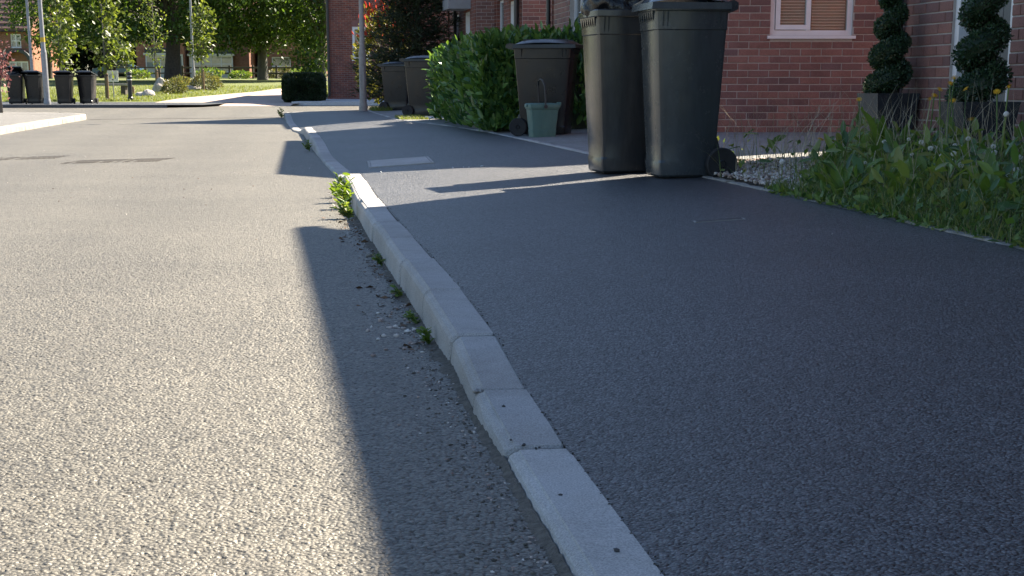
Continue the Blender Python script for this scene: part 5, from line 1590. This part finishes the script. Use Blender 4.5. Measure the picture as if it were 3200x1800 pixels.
stuff(leaves('leaf_litter', 'dry_leaf', P, rand_dirs(n) * np.array([1, 1, .15]), rand_dirs(n, 2.5), rng.uniform(.012, .04, n), T_DIAMOND))
pts = [(gx(y) - .02 - rng.uniform(0, .03), y, .012) for y in (6.95,)]
o = stones('pebble', 'pale_stone', pts, .022, .024); tag(o, 'rounded pale pebble in the gutter beside the kerb', 'pebble')
o = stones('stone_chip', 'iron', [(.165, 2.36, .034)], .007, .008); tag(o, 'dark chip of stone lying on the nearest kerb stone', 'stone chip')
pts = [(KX(y) - rng.uniform(.0, .11), y, ZK(y) + .003) for y in (3.05, 3.08, 3.1, 3.06, 3.4, 3.12, 2.7)]
stuff(stones('kerb_specks', 'iron', pts, .0025, .006))
pts = []
for k in range(46):
    y = rng.uniform(2.4, 12); x = KX(y) + rng.uniform(.1, RX(y) - KX(y) - .1); pts.append((x, y, ZG(x, y) + .002))
stuff(stones('pavement_specks', 'pale_stone', pts, .0015, .004))
pts = [(-.62 + rng.uniform(-.5, .4), 12.2 + rng.uniform(-1, .6), 0) for k in range(8)]; pts = [(x, y, ZG(x, y) + .003) for x, y, _ in pts]
stuff(stones('pavement_litter', 'white_paint', pts, .004, .012))
pts = []
for k in range(260):
    y = rng.uniform(2.4, 20); x = rng.uniform(KX(y) - 4, KX(y) - .2); pts.append((x, y, .002))
stuff(stones('road_chips', 'chippings', pts, .002, .006))
pts = [(KX(3.6) - rng.uniform(.0, .115), 3.588 + rng.normal(0, .005), .047 + rng.uniform(0, .006)) for k in range(110)]
stuff(stones('mortar_crumbs', 'kerb', pts, .003, .009))
# moss and crumbs along the back of the kerb
pts = []
for k in range(260):
    y = 2.2 + rng.uniform(0, 1) ** 1.3 * 10; pts.append((KX(y) + abs(rng.normal(0, .006)), y, ZK(y) + .002))
stuff(stones('kerb_back_dirt', 'joint_dirt', pts, .001, .0028))

# short grass along the near edge of the green, low turf by the hedge end
n = 26000
yv = 62.3 + rng.uniform(0, 1, n) ** 1.6 * 26; xv = rng.uniform(-24, -7.6, n)
def on_drive(x, y):
    return np.interp(y, [r_[0] for r_ in rows], [r_[1] for r_ in rows]) - .1 < x < np.interp(y, [r_[0] for r_ in rows], [r_[2] for r_ in rows]) + .1 and y < 82
keep = np.array([not on_drive(a, b_) for a, b_ in zip(xv, yv)])
P = np.stack([xv, yv, [ZL(v) - .01 for v in yv]], 1)[keep]; n = len(P)
stuff(blades('grass', 'lawn_blade', P, rng.uniform(.05, .15, n), rng.uniform(.006, .012, n), rng.uniform(.2, 1, n), seg=2))
P = np.array([(RX(y) + rng.uniform(.06, .5), y, .2) for y in rng.uniform(25.8, 27.6, 1500)]); n = len(P)
stuff(blades('grass', 'lawn_blade', P, rng.uniform(.03, .08, n), rng.uniform(.002, .004, n), rng.uniform(.2, 1, n), seg=2))
pts = [(RX(y) + rng.uniform(.1, 1.2), y, .2) for y in rng.uniform(26.6, 28.0, 900)]
stuff(stones('white_pebbles', 'white_paint', pts, .015, .03))
P = np.array([(RX(y) + rng.uniform(.06, .5), y, .2) for y in rng.uniform(34.2, 36.5, 900)]); n = len(P)
stuff(blades('grass', 'lawn_blade', P, rng.uniform(.05, .14, n), rng.uniform(.003, .006, n), rng.uniform(.2, 1, n), seg=2))
